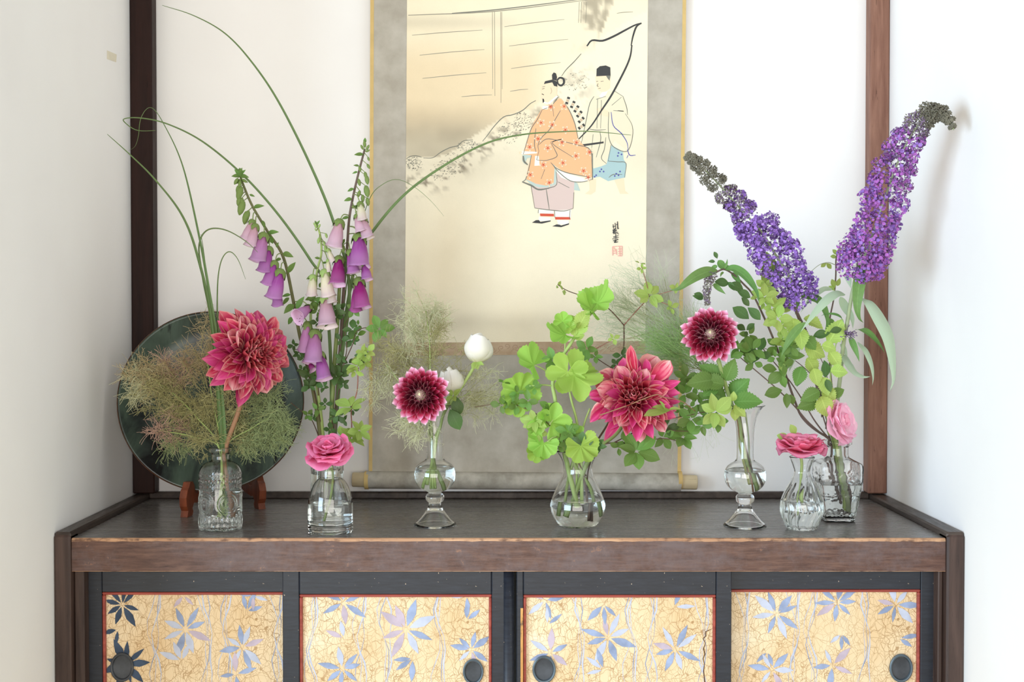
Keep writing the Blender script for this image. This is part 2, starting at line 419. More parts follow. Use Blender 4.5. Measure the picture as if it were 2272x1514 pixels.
BLUE = m_plain('blue_print', (142, 154, 182), .6, .25, .25); LAV = m_plain('lavender_print', (182, 166, 178), .6, .25, .15); INDIGO = m_plain('indigo_print', (58, 72, 92), .6, .25, .3); PALEB = m_plain('pale_blue_print', (184, 188, 204), .6, .25, .12)
METAL = m_plain('blackened_metal', (62, 64, 68), .62, .4, .45); METR = m_plain('metal_ring', (84, 96, 104), .45, .5, .25, Metallic=.3)

def leafpoly(c, ang, L, w):                             # pointed leaf outline in the door's plane
    d = Vector((cos(ang), 0, sin(ang))); p = Vector((-d.z, 0, d.x)); o = []
    for t, q in ((0, 0), (.25, .7), (.5, 1), (.75, .62), (1, 0), (.75, -.62), (.5, -1), (.25, -.7)): o.append(c + d * L * t + p * w * q)
    return o
def door(fx0, fx1, rail, tx0, tx1, ttop, pull, Yf, seed, sprays, vines, label, worn=False, open_l=False, open_r=False, dark=False):
    """fx: frame edges, rail: y of the frame's lower edge, tx: outer edges of the red trim, all in photo pixels at depth Yf."""
    r = random.Random(seed); s = SC(Yf); zb = .062
    X = lambda p: P(p, 1400, Yf).x
    Z = lambda p: P(1136, p, Yf).z
    d = bpy.data.objects.new('sliding_door', None); link(d, cab, Matrix.Translation((X((fx0 + fx1) / 2), Yf, zb))); tag(d, label)
    top = zr0 + .012; th = .016
    for a, c, side in ((fx0, tx0, 0), (tx1, fx1, 1)):
        if c - a < 3: continue
        b = MB(); b.bbox((X(a), Yf, zb), (X(c), Yf + th, top), .0012)
        b.build('stile', LACQ, d, smooth=False)
        if worn and side == 0:
            b = MB(); b.box((X(c - 6), Yf - .0003, zb), (X(c) - .0002, Yf + .001, Z(1350))); b.build('worn_edge', WORNV, d, smooth=False)
    b = MB(); b.bbox((X(tx0) + .0002, Yf + .0004, Z(ttop)), (X(tx1) - .0002, Yf + th, top), .0012); b.build('top_rail', LACQ, d, smooth=False)
    b = MB(); b.bbox((X(tx0), Yf + .0004, zb), (X(tx1), Yf + th, zb + .04), .0012); b.build('bottom_rail', LACQ, d, smooth=False)
    w = 6.5; tw = w * s
    segs = [((tx0, ttop), (tx1, ttop + w))]
    b = MB(); z1 = Z(ttop); z0 = zb + .04
    b.bbox((X(tx0), Yf + .0015, z1 - tw), (X(tx1), Yf + .009, z1), .0014)
    if tx0 - fx0 > 3 or fx0 == tx0: b.bbox((X(tx0), Yf + .0015, z0), (X(tx0) + tw, Yf + .009, z1 - tw), .0014)
    if fx1 - tx1 > 3: b.bbox((X(tx1) - tw, Yf + .0015, z0), (X(tx1), Yf + .009, z1 - tw), .0014)
    b.build('red_trim', REDT, d, smooth=False)
    yp = Yf + .008
    b = MB(); b.box((X(tx0) + tw * .6, yp, z0), (X(tx1) - tw * .6, yp + .003, z1 - tw * .6)); b.build('paper_panel', PAPER, d, smooth=False)
    # printed sprays and stems
    b = MB(); yy = yp - .0003; cnt = [0]; lo, hi = X(tx0) + tw, X(tx1) - tw; zt = z1 - tw; clampv = lambda p: Vector((min(max(p.x, lo), hi), yy, min(p.z, zt)))
    for vx in vines:
        for off, mi, ww in ((0, 0, .0012), (5 * s, 3, .0022), (-6 * s, 3, .0011)):
            pts = []; ph = r.uniform(0, 6)
            for k in range(26):
                z = zt + (z0 - zt) * k / 25; pts.append(clampv(Vector((X(vx) + off + .006 * sin(z * 34 + ph) + .004 * sin(z * 71 + ph * 2), yy, z))))
            cnt[0] += 1
            for p in pts: p.y = yy + .0001 - cnt[0] * .000004
            b.ribbon(pts, lambda t: ww * (.7 + .4 * sin(t * 40)), Vector((0, -1, 0)), mi)
    for (sx, sy, L, n_) in sprays:
        c = Vector((X(sx), yy, Z(sy))); a0 = r.uniform(0, 6)
        for k in range(n_):
            a = a0 + 2 * pi * k / n_ * (1 if n_ > 3 else .35) + r.uniform(-.2, .2); LL = L * s * r.uniform(.75, 1.15)
            st = c + Vector((cos(a), 0, sin(a))) * LL * .12
            pl = [clampv(p) for p in leafpoly(st, a, LL, LL * r.uniform(.12, .175))]
            cnt[0] += 1
            for p in pl: p.y = yy - .0001 - cnt[0] * .000004
            mi = r.choice([0, 0, 0, 1, 3]) if not dark or sx > 360 else 2
            b.add(pl, [tuple(range(8))], mi)
    # below the frame the same pattern goes on
    for k in range(12):
        c = Vector((r.uniform(lo + .03, hi - .03), yy, r.uniform(z0 + .03, Z(1560)))); a0 = r.uniform(0, 6)
        for q in range(7):
            a = a0 + q * .9; LL = 42 * s; pl = [clampv(p) for p in leafpoly(c, a, LL, LL * .15)]; cnt[0] += 1
            for p in pl: p.y = yy - .0001 - cnt[0] * .000004
            b.add(pl, [tuple(range(8))], r.choice([0, 0, 1, 3]))
    b.build('printed_leaf_pattern', [BLUE, LAV, INDIGO, PALEB], d, smooth=False)
    # oval recessed finger pull
    cx, cy, hw, hh = pull; c = P(cx, cy, yp); ax, az = hw * s, hh * s
    b = MB(); rows = [(1.0, .0), (1.0, -.0022), (.93, -.003), (.84, -.0026), (.80, .0), (.78, .0016), (0, .0018)]
    n2 = 40; V = []; Fs = []
    for (k, y) in rows[:-1]: V += [(c.x + ax * k * cos(2 * pi * j / n2), yp + y - .0018, c.z + az * k * sin(2 * pi * j / n2)) for j in range(n2)]
    for i in range(len(rows) - 2):
        for j in range(n2): Fs.append((i * n2 + j, i * n2 + (j + 1) % n2, (i + 1) * n2 + (j + 1) % n2, (i + 1) * n2 + j))
    b.add(V, Fs, 0)
    q0 = V[-n2:]; b.add([(x, y - .0014, z) for x, y, z in q0], [tuple(range(n2))], 1)
    b.build('finger_pull', [METR if not dark else METAL, METAL], d, smooth=True, sharp=35)
    return d
door(188, 640, 1314, 226, 640, 1315, (272, 1480, 26, 33), .030, 1, [(268, 1345, 46, 8), (258, 1400, 40, 2), (408, 1400, 52, 8), (400, 1470, 44, 3), (535, 1440, 48, 8), (545, 1360, 44, 3), (405, 1325, 36, 4), (560, 1325, 30, 4), (520, 1500, 40, 4), (275, 1478, 52, 9)],
     [342, 455, 500, 615], 'far left sliding door, darkest, its oval pull inside an indigo leaf spray', dark=True)
door(627, 1140, 1320, 664, 1091, 1320, (1050, 1490, 23, 29), .012, 2, [(760, 1340, 50, 6), (900, 1400, 60, 8), (762, 1420, 42, 2), (758, 1488, 48, 7), (1035, 1380, 46, 2), (1045, 1445, 44, 7), (915, 1465, 42, 3), (1035, 1325, 34, 4)],
     [692, 800, 855, 975], 'second sliding door from the left, its small dark oval pull near the right edge')
door(1146, 1623, 1320, 1161, 1589, 1321, (1207, 1485, 26, 31), .012, 3, [(1210, 1335, 40, 5), (1350, 1418, 52, 8), (1215, 1390, 40, 2), (1222, 1452, 44, 6), (1340, 1345, 40, 3), (1497, 1350, 44, 2), (1500, 1445, 52, 8), (1340, 1490, 42, 3)],
     [1285, 1402, 1448, 1562], 'third sliding door from the left, cracked paper near its right edge', worn=True)
door(1608, 2080, 1308, 1608, 2043, 1309, (1998, 1482, 26, 32), .030, 4, [(1725, 1365, 58, 8), (1860, 1340, 44, 8), (1990, 1345, 48, 7), (1705, 1450, 40, 2), (1850, 1480, 46, 5), (1715, 1490, 44, 6), (1998, 1420, 40, 2), (1870, 1410, 36, 3)],
     [1652, 1765, 1805, 1922], 'far right sliding door, brightest paper, metal oval pull near its right edge')
# rounded astragal where the two front doors meet, and the tear in the third door's paper
b = MB(); pts = [Vector((P(1128, 1400, .012).x, .016, z)) for z in (.062, .3, zr0 - .001)]
b.tube(pts, .0085, 12); b.build('meeting_stile', LACQ, cab)
CRACK = m_plain('crack_dark', (96, 70, 46), .8, .1)
b = MB(); pts = [P(*KN(x, y), .0195) for x, y in ((1578, 1397), (1566, 1402), (1566, 1412), (1560, 1418), (1565, 1428), (1561, 1440), (1564, 1452), (1560, 1462), (1563, 1475), (1561, 1490), (1564, 1515), (1561, 1560))]
b.ribbon(pts, lambda t: .0006 + .0012 * abs(sin(t * 9)), Vector((0, -1, 0))); b.build('paper_crack', CRACK, cab, smooth=False)

# ------------------------------------------------------------------ the hanging scroll
YS = .383
def m_cloth(name, c0, c1, sc=60, pat=None):
    n = N(name); v = n.coord(); f = n.noise(v, sc, 4, .6); g = n.noise(n.coord('Object', (1, 1, 1)), 700, 2)
    c = n.ramp(f, [(.35, lin(c0)), (.68, lin(c1))])
    b = n.bsdf(c, .75, .15); n.bump(b, g, .15, .0006); return n.m
MOUNT = m_cloth('grey_mount_silk', (168, 160, 146), (188, 181, 168), 22)
GOLD = m_plain('gold_edge_paper', (204, 174, 112), .5, .3, .08)
BAND = m_cloth('brown_brocade', (176, 150, 122), (198, 174, 148), 30)
BANDM = m_plain('brocade_motif', (158, 130, 106), .6, .2)
ENDW = m_wood('roller_end_wood', (188, 168, 132), (222, 206, 172), 'X', .55, .25)
scr = thing('hanging_scroll', 'tall hanging scroll with a painting of two robed men on grey silk mount', 'scroll', P(1164, 1066, YS))
def slab(name, poly, Yf, th, m, parent, fr=KN, **kw):
    pts = [P(*fr(*p), Yf) for p in poly]
    b = MB(); b.prism([(p.x, p.z) for p in pts], Yf, Yf + th); return b.build(name, m, parent, smooth=False, **kw)
TOPY = -420
slab('mount', [(828, TOPY), (819, 1062), (1510, 1066), (1527, TOPY)], YS, .0016, MOUNT, scr)
slab('gold_edging', [(823, TOPY), (818, 1062), (826, 1062), (831, TOPY)], YS - .0004, .0022, GOLD, scr)
slab('gold_edging', [(1519, TOPY), (1503, 1066), (1511, 1066), (1527, TOPY)], YS - .0004, .0022, GOLD, scr)
slab('brocade_band', [(898, 761), (897, 790), (1431, 785), (1432, 757)], YS - .0007, .001, BAND, scr)
b = MB(); r9 = random.Random(5)
for k in range(34):
    x = 908 + k * 15.5 + r9.uniform(-4, 4); y = 774 + r9.uniform(-7, 7) - 3 * (x - 900) / 530
    a0, sg = r9.uniform(0, 6), r9.choice((-1, 1))
    pts = [P(x + 7 * cos(a0 + sg * a) * (1 - a / 9), y + 6 * sin(a0 + sg * a) * (1 - a / 9), YS - .0009 - .000002 * (k % 3)) for a in [i * .6 for i in range(13)]] + [P(x, y, YS - .0009)]
    b.ribbon(pts[:-1], .0007, Vector((0, -1, 0)))
    if k % 3 == 0: b.ribbon([P(x - 10, y + 9, YS - .00091), P(x - 4, y + 4, YS - .00091), P(x + 6, y + 9, YS - .00091), P(x + 13, y + 3, YS - .00091)], .0006, Vector((0, -1, 0)))
b.build('brocade_motifs', BANDM, scr, smooth=False)
# painting: a silk panel with painted washes
def m_painting():
    n = N('painted_silk'); a = n.new('ShaderNodeVertexColor', layer_name='Col')
    f = n.noise(n.coord('Object', (1, 1, 1)), 500, 2); c = n.mix(n.math('MULTIPLY', f, .08), a.outputs['Color'], lin((150, 130, 90)))
    n.bsdf(c, .75, .12); return n.m
nz = np.random.RandomState(4).rand(40, 40)
def vnoise(x, y):
    xi, yi = int(math.floor(x)), int(math.floor(y)); fx, fy = x - xi, y - yi; fx = fx * fx * (3 - 2 * fx); fy = fy * fy * (3 - 2 * fy)
    g = lambda a, c: nz[a % 40, c % 40]
    return (g(xi, yi) * (1 - fx) + g(xi + 1, yi) * fx) * (1 - fy) + (g(xi, yi + 1) * (1 - fx) + g(xi + 1, yi + 1) * fx) * fy
def fbm(x, y): return .5 * vnoise(x, y) + .3 * vnoise(x * 2.1 + 7, y * 2.1) + .2 * vnoise(x * 4.3, y * 4.3 + 5)
ridge = [(895, 352), (990, 345), (1040, 310), (1090, 275), (1130, 255), (1180, 240), (1230, 195), (1290, 120), (1330, 85), (1440, 20)]
def ridge_y(x):
    for (a, c), (d, e) in zip(ridge, ridge[1:]):
        if a <= x <= d: return c + (e - c) * (x - a) / (d - a)
    return 400
def sm(a, c, x): t = min(1, max(0, (x - a) / (c - a))); return t * t * (3 - 2 * t)
base_c = np.array(lin((243, 230, 200))[:3]); ink = np.array(lin((120, 108, 92))[:3]); pinkw = np.array(lin((226, 200, 160))[:3]); pale = np.array(lin((246, 237, 214))[:3])
b = MB(); nu, nv = 108, 236; cols = []
pTL, pTR, pBL, pBR = (906, TOPY), (1441, TOPY), (898, 762), (1432, 758)
for j in range(nv + 1):
    for i in range(nu + 1):
        u, v = i / nu, j / nv
        x = (pTL[0] * (1 - u) + pTR[0] * u) * (1 - v) + (pBL[0] * (1 - u) + pBR[0] * u) * v; y = (pTL[1] * (1 - u) + pTR[1] * u) * (1 - v) + (pBL[1] * (1 - u) + pBR[1] * u) * v
        ry = ridge_y(x); c = base_c.copy(); nn = fbm(x / 90, y / 70)
        c = c * (1 - .6 * sm(40, 160, y) * (1 - sm(250, 330, y)) * (1 - sm(1150, 1250, x))) + pinkw * (.6 * sm(40, 160, y) * (1 - sm(250, 330, y)) * (1 - sm(1150, 1250, x)))
        k = .55 * sm(210, 300, y) * (1 - sm(1010, 1190, x)) * (.6 + .6 * nn) * (1 if y < ry else .25)              # dusk wash behind the slope
        k += .22 * math.exp(-((y - 50) / 16) ** 2) * (1 - sm(1000, 1250, x))
        k += .16 * math.exp(-((y - 716) / 22) ** 2) * (.5 + nn)
        k += .12 * math.exp(-((y - 372) / 40) ** 2 - ((x - 1120) / 200) ** 2)
        k += .10 * sm(1330, 1430, x) * math.exp(-((y - 330) / 80) ** 2)
        # tree trunk
        tx = 1335 - (y + 20) * .32; k += .62 * (abs(x - tx) < 34 - y * .08) * (y < 125) * sm(.36, .62, fbm(x / 24 + 3, y / 40)) * (1 - sm(60, 125, y))
        # mottled ink along the slopes
        if y > ry: k += .75 * math.exp(-((y - ry - 30 - .1 * (1200 - x)) / 22) ** 2) * sm(.52, .66, fbm(x / 16, y / 11)) * (x < 1260)
        if y > ry and x > 1230: k += .5 * math.exp(-((x - 1285) / 28) ** 2 - ((y - 185) / 42) ** 2) * sm(.45, .65, fbm(x / 18, y / 14))
        if y > ry: c = c * .6 + pale * .4
        k = min(.85, max(0, k)); c = c * (1 - k) + ink * k
        c = c * (.97 + .06 * fbm(x / 40, y / 40)); cols.append((*c, 1.0))
b.grid(lambda u, v: P((pTL[0] * (1 - u) + pTR[0] * u) * (1 - v) + (pBL[0] * (1 - u) + pBR[0] * u) * v, (pTL[1] * (1 - u) + pTR[1] * u) * (1 - v) + (pBL[1] * (1 - u) + pBR[1] * u) * v, YS - .0006), nu, nv)
b.col = cols; b.build('painting_silk', m_painting(), scr, smooth=False)

PM = {}
def pm(c):
    if c not in PM: PM[c] = m_plain('paint_%s' % c, c, .75, .12)
    return PM[c]
YP = [YS - .0008]; YC = [0]
def fill(fr, pts, mb, mi=0):
    YP[0] -= .000008
    from mathutils.geometry import tessellate_polygon
    V = [P(*fr(*p), YP[0]) for p in pts]
    mb.add(V, [tuple(t) for t in tessellate_polygon([V])], mi)
def ink_line(fr, pts, w, mb, mi=0, k=4):
    YC[0] = (YC[0] + 1) % 6; yq = YP[0] - .000002 - .0000009 * YC[0]
    q = spl([P(*fr(*p), yq) for p in pts], k) if len(pts) > 2 else [P(*fr(*p), yq) for p in pts]
    mb.ribbon(q, (lambda t: w * SC(YS) * (.55 + .45 * sin(pi * min(1, t * .9 + .1)))), Vector((0, -1, 0)), mi)
paint_names = ['474747', 'f3b98c', 'e6dcc0', 'f3d9b8', 'd9c3bb', 'a9c3c4', 'bcccc4', 'f2efe2', 'd05c48', '7a7a70', 'cfb79b', '5a5aa0', 'e8a9a0', '9a9484', '9a6a50']
PI = {c: i for i, c in enumerate(paint_names)}
b = MB()
INK, ORG, CRM, SKN, MAU, BLU, SAG, WHT, RED, GRY, TAN, IND, SEAL, LGY, RST = range(15)
# fence behind, tree stroke
for y0, y1 in ((80, 8),): ink_line(KS, [(250, 80), (700, 60), (1190, 0)], 2.2, b, LGY); ink_line(KS, [(480, 70), (740, 48), (1190, -8)], 2.4, b, GRY)
for x in (692, 703, 735, 741): ink_line(KS, [(x, 62), (x + 2, 540 - (x % 7) * 12)], 1.6, b, LGY)
for x in (1148, 1160, 1186): ink_line(KS, [(x, 10), (x - 4, 120)], 1.6, b, LGY)
for a, c, d, e in ((270, 185, 640, 158), (310, 290, 650, 260), (325, 412, 660, 382), (755, 140, 1070, 102), (780, 242, 1090, 206), (790, 360, 1050, 328), (785, 480, 880, 468), (530, 508, 690, 498), (1345, 70, 1430, 62)): ink_line(KS, [(a, c), ((a + d) / 2, (c + e) / 2 - 2), (d, e)], 1.5, b, LGY)
ink_line(KS, [(1188, 242), (1215, 212), (1270, 214), (1330, 190), (1390, 158), (1440, 132), (1475, 121)], 4.5, b, INK)
ink_line(KS, [(1158, 282), (1120, 325), (1080, 365), (1055, 400)], 2.0, b, GRY)
ink_line(KS, [(920, 528), (890, 545), (850, 580), (800, 602), (750, 615), (700, 665), (665, 712), (640, 742)], 2.0, b, GRY)
ink_line(KS, [(590, 735), (540, 740), (510, 765), (470, 775), (420, 800), (380, 828), (330, 830)], 1.8, b, GRY)
ink_line(KS, [(320, 825), (290, 818), (260, 822), (240, 835)], 1.8, b, GRY)
rs = random.Random(12)
for cx, cy, rx, ry, n_ in ((280, 862, 45, 36, 110), (560, 770, 62, 28, 90), (480, 860, 70, 60, 80), (850, 640, 50, 50, 110), (780, 700, 60, 60, 90), (1130, 430, 70, 50, 60), (430, 900, 70, 60, 60)):
    for k in range(n_):
        a = rs.uniform(0, 6.28); q = math.sqrt(rs.random()); x, y = cx + rx * q * cos(a), cy + ry * q * sin(a) - (cx - 500 if 0 else 0)
        l_ = rs.uniform(3, 9); an = rs.uniform(-1.2, .2); ink_line(KS, [(x, y), (x + l_ * cos(an), y + l_ * sin(an))], rs.uniform(.8, 2.2), b, rs.choice([GRY, LGY, GRY]))
# the attendant behind (cream robe, blue breeches, bow)
fill(KP, [(690, 900), (735, 900), (730, 985), (700, 1005), (660, 1000), (690, 975)], b, SKN); fill(KP, [(850, 890), (920, 890), (930, 980), (955, 1000), (895, 1000), (880, 960)], b, SKN)
fill(KP, [(830, 668), (915, 715), (920, 770), (940, 800), (930, 890), (860, 905), (815, 915), (760, 885), (712, 892), (712, 820), (800, 790)], b, BLU)
fill(KP, [(750, 345), (720, 340), (690, 400), (665, 520), (640, 660), (700, 690), (715, 830), (770, 815), (805, 800), (830, 690), (860, 640), (945, 715), (975, 640), (978, 540), (935, 400), (915, 345), (860, 310), (820, 310)], b, CRM)
fill(KP, [(730, 205), (735, 260), (745, 300), (770, 315), (800, 312), (828, 290), (832, 205)], b, SKN); fill(KP, [(736, 210), (738, 160), (760, 142), (800, 137), (830, 150), (832, 205)], b, INK); fill(KP, [(800, 205), (832, 205), (825, 240), (812, 225)], b, GRY)
fill(KP, [(755, 345), (775, 318), (812, 310), (800, 335), (770, 355)], b, WHT); fill(KP, [(735, 430), (775, 415), (822, 450), (818, 482), (760, 470)], b, SKN)
for pts in ([(735, 245), (748, 243)], [(765, 245), (785, 242)], [(748, 258), (742, 275), (752, 278)], [(750, 292), (766, 290)], [(720, 345), (690, 400), (665, 520), (635, 660)], [(915, 345), (940, 420), (945, 470)], [(860, 310), (915, 345)], [(840, 405), (905, 350)], [(880, 440), (920, 445), (850, 440)], [(820, 450), (816, 560), (825, 640), (860, 690), (940, 715), (975, 640), (978, 545), (930, 460)], [(745, 360), (740, 560)], [(770, 370), (765, 560)], [(690, 565), (740, 572), (800, 568)], [(715, 600), (705, 690)], [(760, 580), (765, 640), (735, 755)], [(800, 620), (790, 700), (770, 760), (805, 798)], [(815, 780), (880, 785), (935, 795), (925, 890)], [(835, 670), (815, 780)], [(820, 890), (850, 870), (910, 870)], [(735, 365), (800, 345)]): ink_line(KP, pts, 1.7, b, GRY)
for pts in ([(835, 450), (850, 540), (900, 590), (940, 650), (950, 700)], [(905, 590), (935, 640)], [(945, 700), (960, 740), (1000, 740)], [(950, 740), (940, 760)]): ink_line(KP, pts, 2.0, b, IND)
for x, y in ((885, 725), (880, 745), (905, 735), (770, 835), (785, 850), (760, 850), (735, 875), (725, 885), (895, 850), (870, 865), (860, 880), (885, 875)): fill(KP, [(x - 7, y), (x, y - 7), (x + 7, y), (x, y + 7)], b, IND)
ink_line(KP, [(975, 0), (965, 70), (940, 140), (885, 250), (830, 350), (770, 440), (700, 545), (615, 635)], 4.2, b, INK, 6); ink_line(KS, [(1475, 121), (1448, 140), (1430, 190), (1420, 240)], 4.0, b, INK)
fill(KP, [(635, 668), (785, 648), (785, 660), (635, 682)], b, INK)
# quiver of arrows
for x, y in ((545, 368), (580, 395), (605, 425), (625, 460), (638, 500), (640, 545)):
    for k, c in ((-22, INK), (-4, TAN), (14, INK)):
        an = math.atan2(y - 700, x - 430) + pi / 2
        dx, dy = cos(an + pi / 2), sin(an + pi / 2); fill(KP, [(x - k * dx * 1.0 - 9 * dy - 6 * dx, y - k * dy + 9 * dx - 6 * dy), (x - k * dx + 9 * dy - 6 * dx, y - k * dy - 9 * dx - 6 * dy), (x - k * dx + 10 * dy + 8 * dx, y - k * dy - 10 * dx + 8 * dy), (x - k * dx - 10 * dy + 8 * dx, y - k * dy + 10 * dx + 8 * dy)], b, c)
# the man in the orange robe
fill(KP, [(470, 860), (560, 900), (610, 930), (628, 980), (585, 975), (500, 930)], b, SAG)
fill(KP, [(295, 940), (320, 1095), (415, 1108), (520, 1115), (580, 1098), (585, 1000), (590, 900), (470, 860)], b, MAU)
fill(KP, [(345, 1105), (350, 1135), (450, 1140), (452, 1110)], b, WHT); fill(KP, [(455, 1112), (460, 1165), (565, 1165), (570, 1105)], b, WHT)
fill(KP, [(357, 1132), (450, 1134), (452, 1152), (360, 1150)], b, RED); fill(KP, [(458, 1155), (560, 1156), (562, 1173), (460, 1173)], b, RED)
fill(KP, [(350, 1152), (430, 1160), (430, 1180), (345, 1185)], b, WHT); fill(KP, [(470, 1175), (552, 1178), (552, 1205), (480, 1208)], b, WHT)
fill(KP, [(303, 1194), (330, 1177), (350, 1176), (360, 1188), (430, 1178), (428, 1186), (370, 1200)], b, INK); fill(KP, [(440, 1218), (470, 1205), (488, 1207), (500, 1213), (553, 1197), (552, 1206), (500, 1224)], b, INK)
fill(KP, [(430, 790), (470, 830), (530, 860), (620, 885), (700, 905), (640, 918), (560, 915), (500, 890), (450, 830)], b, WHT)
fill(KP, [(240, 910), (265, 905), (300, 940), (350, 958), (420, 955), (465, 935), (470, 845), (450, 800), (445, 930), (400, 945), (330, 935), (280, 905)], b, SAG)
fill(KP, [(240, 740), (330, 725), (345, 745), (270, 760), (255, 800), (240, 780)], b, SAG)
fill(KP, [(380, 410), (440, 400), (485, 358), (500, 360), (520, 385), (555, 440), (590, 530), (610, 620), (640, 665), (700, 712), (708, 890), (620, 875), (520, 855), (430, 790), (455, 820), (450, 925), (400, 945), (330, 930), (262, 900), (280, 820), (300, 740), (245, 735), (270, 640), (300, 550), (340, 480)], b, ORG)
fill(KP, [(368, 275), (370, 330), (378, 385), (410, 395), (440, 380), (472, 345), (470, 265), (440, 255), (400, 258)], b, SKN)
fill(KP, [(384, 262), (392, 243), (440, 232), (472, 245), (474, 280), (452, 275), (440, 250)], b, INK); fill(KP, [(440, 232), (438, 200), (450, 184), (465, 190), (472, 215), (468, 240)], b, INK)
ink_line(KP, [(470, 240), (490, 220), (515, 228), (518, 255), (500, 272), (480, 262), (475, 240)], 4.5, b, INK)
fill(KP, [(374, 360), (384, 362), (388, 385), (376, 388)], b, INK); ink_line(KP, [(370, 328), (384, 335)], 2.5, b, INK); ink_line(KP, [(372, 295), (388, 292)], 1.6, b, INK); ink_line(KP, [(374, 282), (392, 278)], 1.6, b, GRY); ink_line(KP, [(430, 285), (436, 310), (428, 330)], 2, b, TAN)
fill(KP, [(380, 390), (420, 400), (480, 345), (470, 340), (410, 388), (385, 380)], b, WHT); fill(KP, [(375, 410), (415, 408), (410, 432), (372, 432)], b, WHT)
fill(KP, [(215, 722), (235, 712), (340, 718), (335, 728), (240, 735)], b, WHT); fill(KP, [(325, 745), (350, 745), (355, 810), (320, 812)], b, WHT); fill(KP, [(215, 718), (232, 712), (240, 722), (222, 735)], b, SKN)
for pts in ([(480, 350), (430, 410), (372, 435)], [(372, 435), (340, 500), (300, 560), (270, 650), (245, 735)], [(520, 385), (560, 450), (595, 540), (615, 640)], [(495, 440), (460, 500), (420, 570), (370, 620), (345, 670), (350, 715)], [(480, 640), (400, 632), (350, 670)], [(430, 652), (510, 632), (440, 660), (580, 755)], [(430, 655), (460, 710), (470, 750), (400, 775), (335, 772)], [(335, 772), (350, 712)], [(500, 645), (600, 670), (700, 712), (708, 900)], [(430, 790), (470, 830), (540, 858), (620, 875), (708, 892)], [(440, 800), (480, 850), (560, 912), (640, 920), (708, 903)], [(300, 740), (285, 820), (262, 900), (237, 920)], [(237, 920), (300, 940), (345, 968), (420, 960), (470, 935), (465, 850)], [(390, 835), (365, 900)], [(330, 560), (320, 660), (330, 720)], [(440, 400), (450, 480)], [(400, 970), (410, 1040), (420, 1105)], [(298, 950), (322, 1095)], [(322, 1095), (415, 1108), (520, 1115), (580, 1098)], [(585, 990), (580, 1098)], [(480, 920), (555, 960)], [(560, 1110), (555, 1170)], [(347, 1105), (345, 1130)], [(455, 1115), (458, 1160)]): ink_line(KP, pts, 1.8, b, GRY)
ink_line(KP, [(245, 745), (250, 780), (275, 805)], 4, b, GRY); ink_line(KP, [(708, 715), (710, 905)], 4, b, GRY); ink_line(KP, [(240, 920), (300, 945), (350, 972), (420, 962)], 3.5, b, GRY)
for x, y in ((520, 412), (365, 522), (440, 535), (528, 570), (288, 685), (410, 692), (505, 655), (602, 655), (600, 745), (512, 792), (650, 845), (292, 872), (420, 925), (380, 805), (345, 630), (430, 415), (690, 720), (680, 890)):
    for k in range(5):
        a = k * 2 * pi / 5 + x; fill(KP, [(x + 8 * cos(a), y + 8 * sin(a)), (x + 22 * cos(a - .3), y + 22 * sin(a - .3)), (x + 30 * cos(a), y + 30 * sin(a)), (x + 22 * cos(a + .3), y + 22 * sin(a + .3))], b, CRM)
        ink_line(KP, [(x, y), (x + 20 * cos(a), y + 20 * sin(a))], 1.6, b, RED)
    fill(KP, [(x - 5, y - 5), (x + 5, y - 5), (x + 5, y + 5), (x - 5, y + 5)], b, RED)
# signature and seal: brush strokes as on the scroll
for pts in ([(848, 1205), (852, 1235)], [(845, 1222), (864, 1218)], [(862, 1195), (866, 1240)], [(845, 1245), (866, 1232)], [(878, 1185), (880, 1232), (886, 1230)], [(870, 1208), (882, 1200)], [(868, 1232), (850, 1252), (872, 1250)], [(872, 1242), (848, 1262), (882, 1258)], [(866, 1258), (866, 1285)], [(852, 1270), (858, 1266)], [(876, 1264), (886, 1272)],
            [(850, 1290), (885, 1280)], [(866, 1278), (868, 1318)], [(845, 1300), (850, 1306)], [(852, 1298), (886, 1292)], [(876, 1302), (880, 1306)], [(858, 1306), (862, 1310)], [(848, 1316), (884, 1308)], [(868, 1314), (858, 1326), (882, 1322)]): ink_line(KP, pts, 2.4, b, INK)
for pts in ([(845, 1355), (875, 1352)], [(845, 1355), (846, 1415)], [(848, 1385), (872, 1384)], [(855, 1360), (862, 1380)], [(850, 1400), (870, 1398)], [(868, 1370), (872, 1410)], [(880, 1352), (908, 1352)], [(908, 1352), (908, 1418)], [(882, 1370), (905, 1370)], [(882, 1388), (906, 1386)], [(892, 1356), (894, 1418)], [(880, 1416), (908, 1418)], [(884, 1402), (904, 1402)]): ink_line(KP, pts, 2.6, b, SEAL)
b.build('painted_figures', [pm(c) for c in paint_names], scr, smooth=False)
# roller and its ends
a, c = P(814, 1065, YS), P(1510, 1070, YS); rad = 19.5 * SC(YS); ry = YB - rad - .0015
a.y = c.y = ry
RMAT = m_cloth('roller_silk', (150, 144, 132), (196, 190, 178), 26)
b = MB(); b.tube([a, a.lerp(c, .5), c], rad, 28); b.build('roller', RMAT, scr, sharp=50)
for p, q, x in ((P(782, 1064.5, ry), a, -1), (P(1546, 1071, ry), c, 1)):
    d = (q - p).normalized(); r_ = rad * .83
    b = MB(); b.tube([p, p + d * .001, p + d * .003, p.lerp(q, .6), q], lambda t: r_ * (.93 if t == 0 else 1.0), 24); b.build('roller_end', ENDW, scr, sharp=40)
for px in (814, 1508):
    p = P(px, 1066, ry); b = MB(); b.tube([p + Vector((-.0035, 0, 0)), p + Vector((.0035, 0, 0))], rad + .0006, 24); b.build('gold_edging', GOLD, scr, sharp=40)
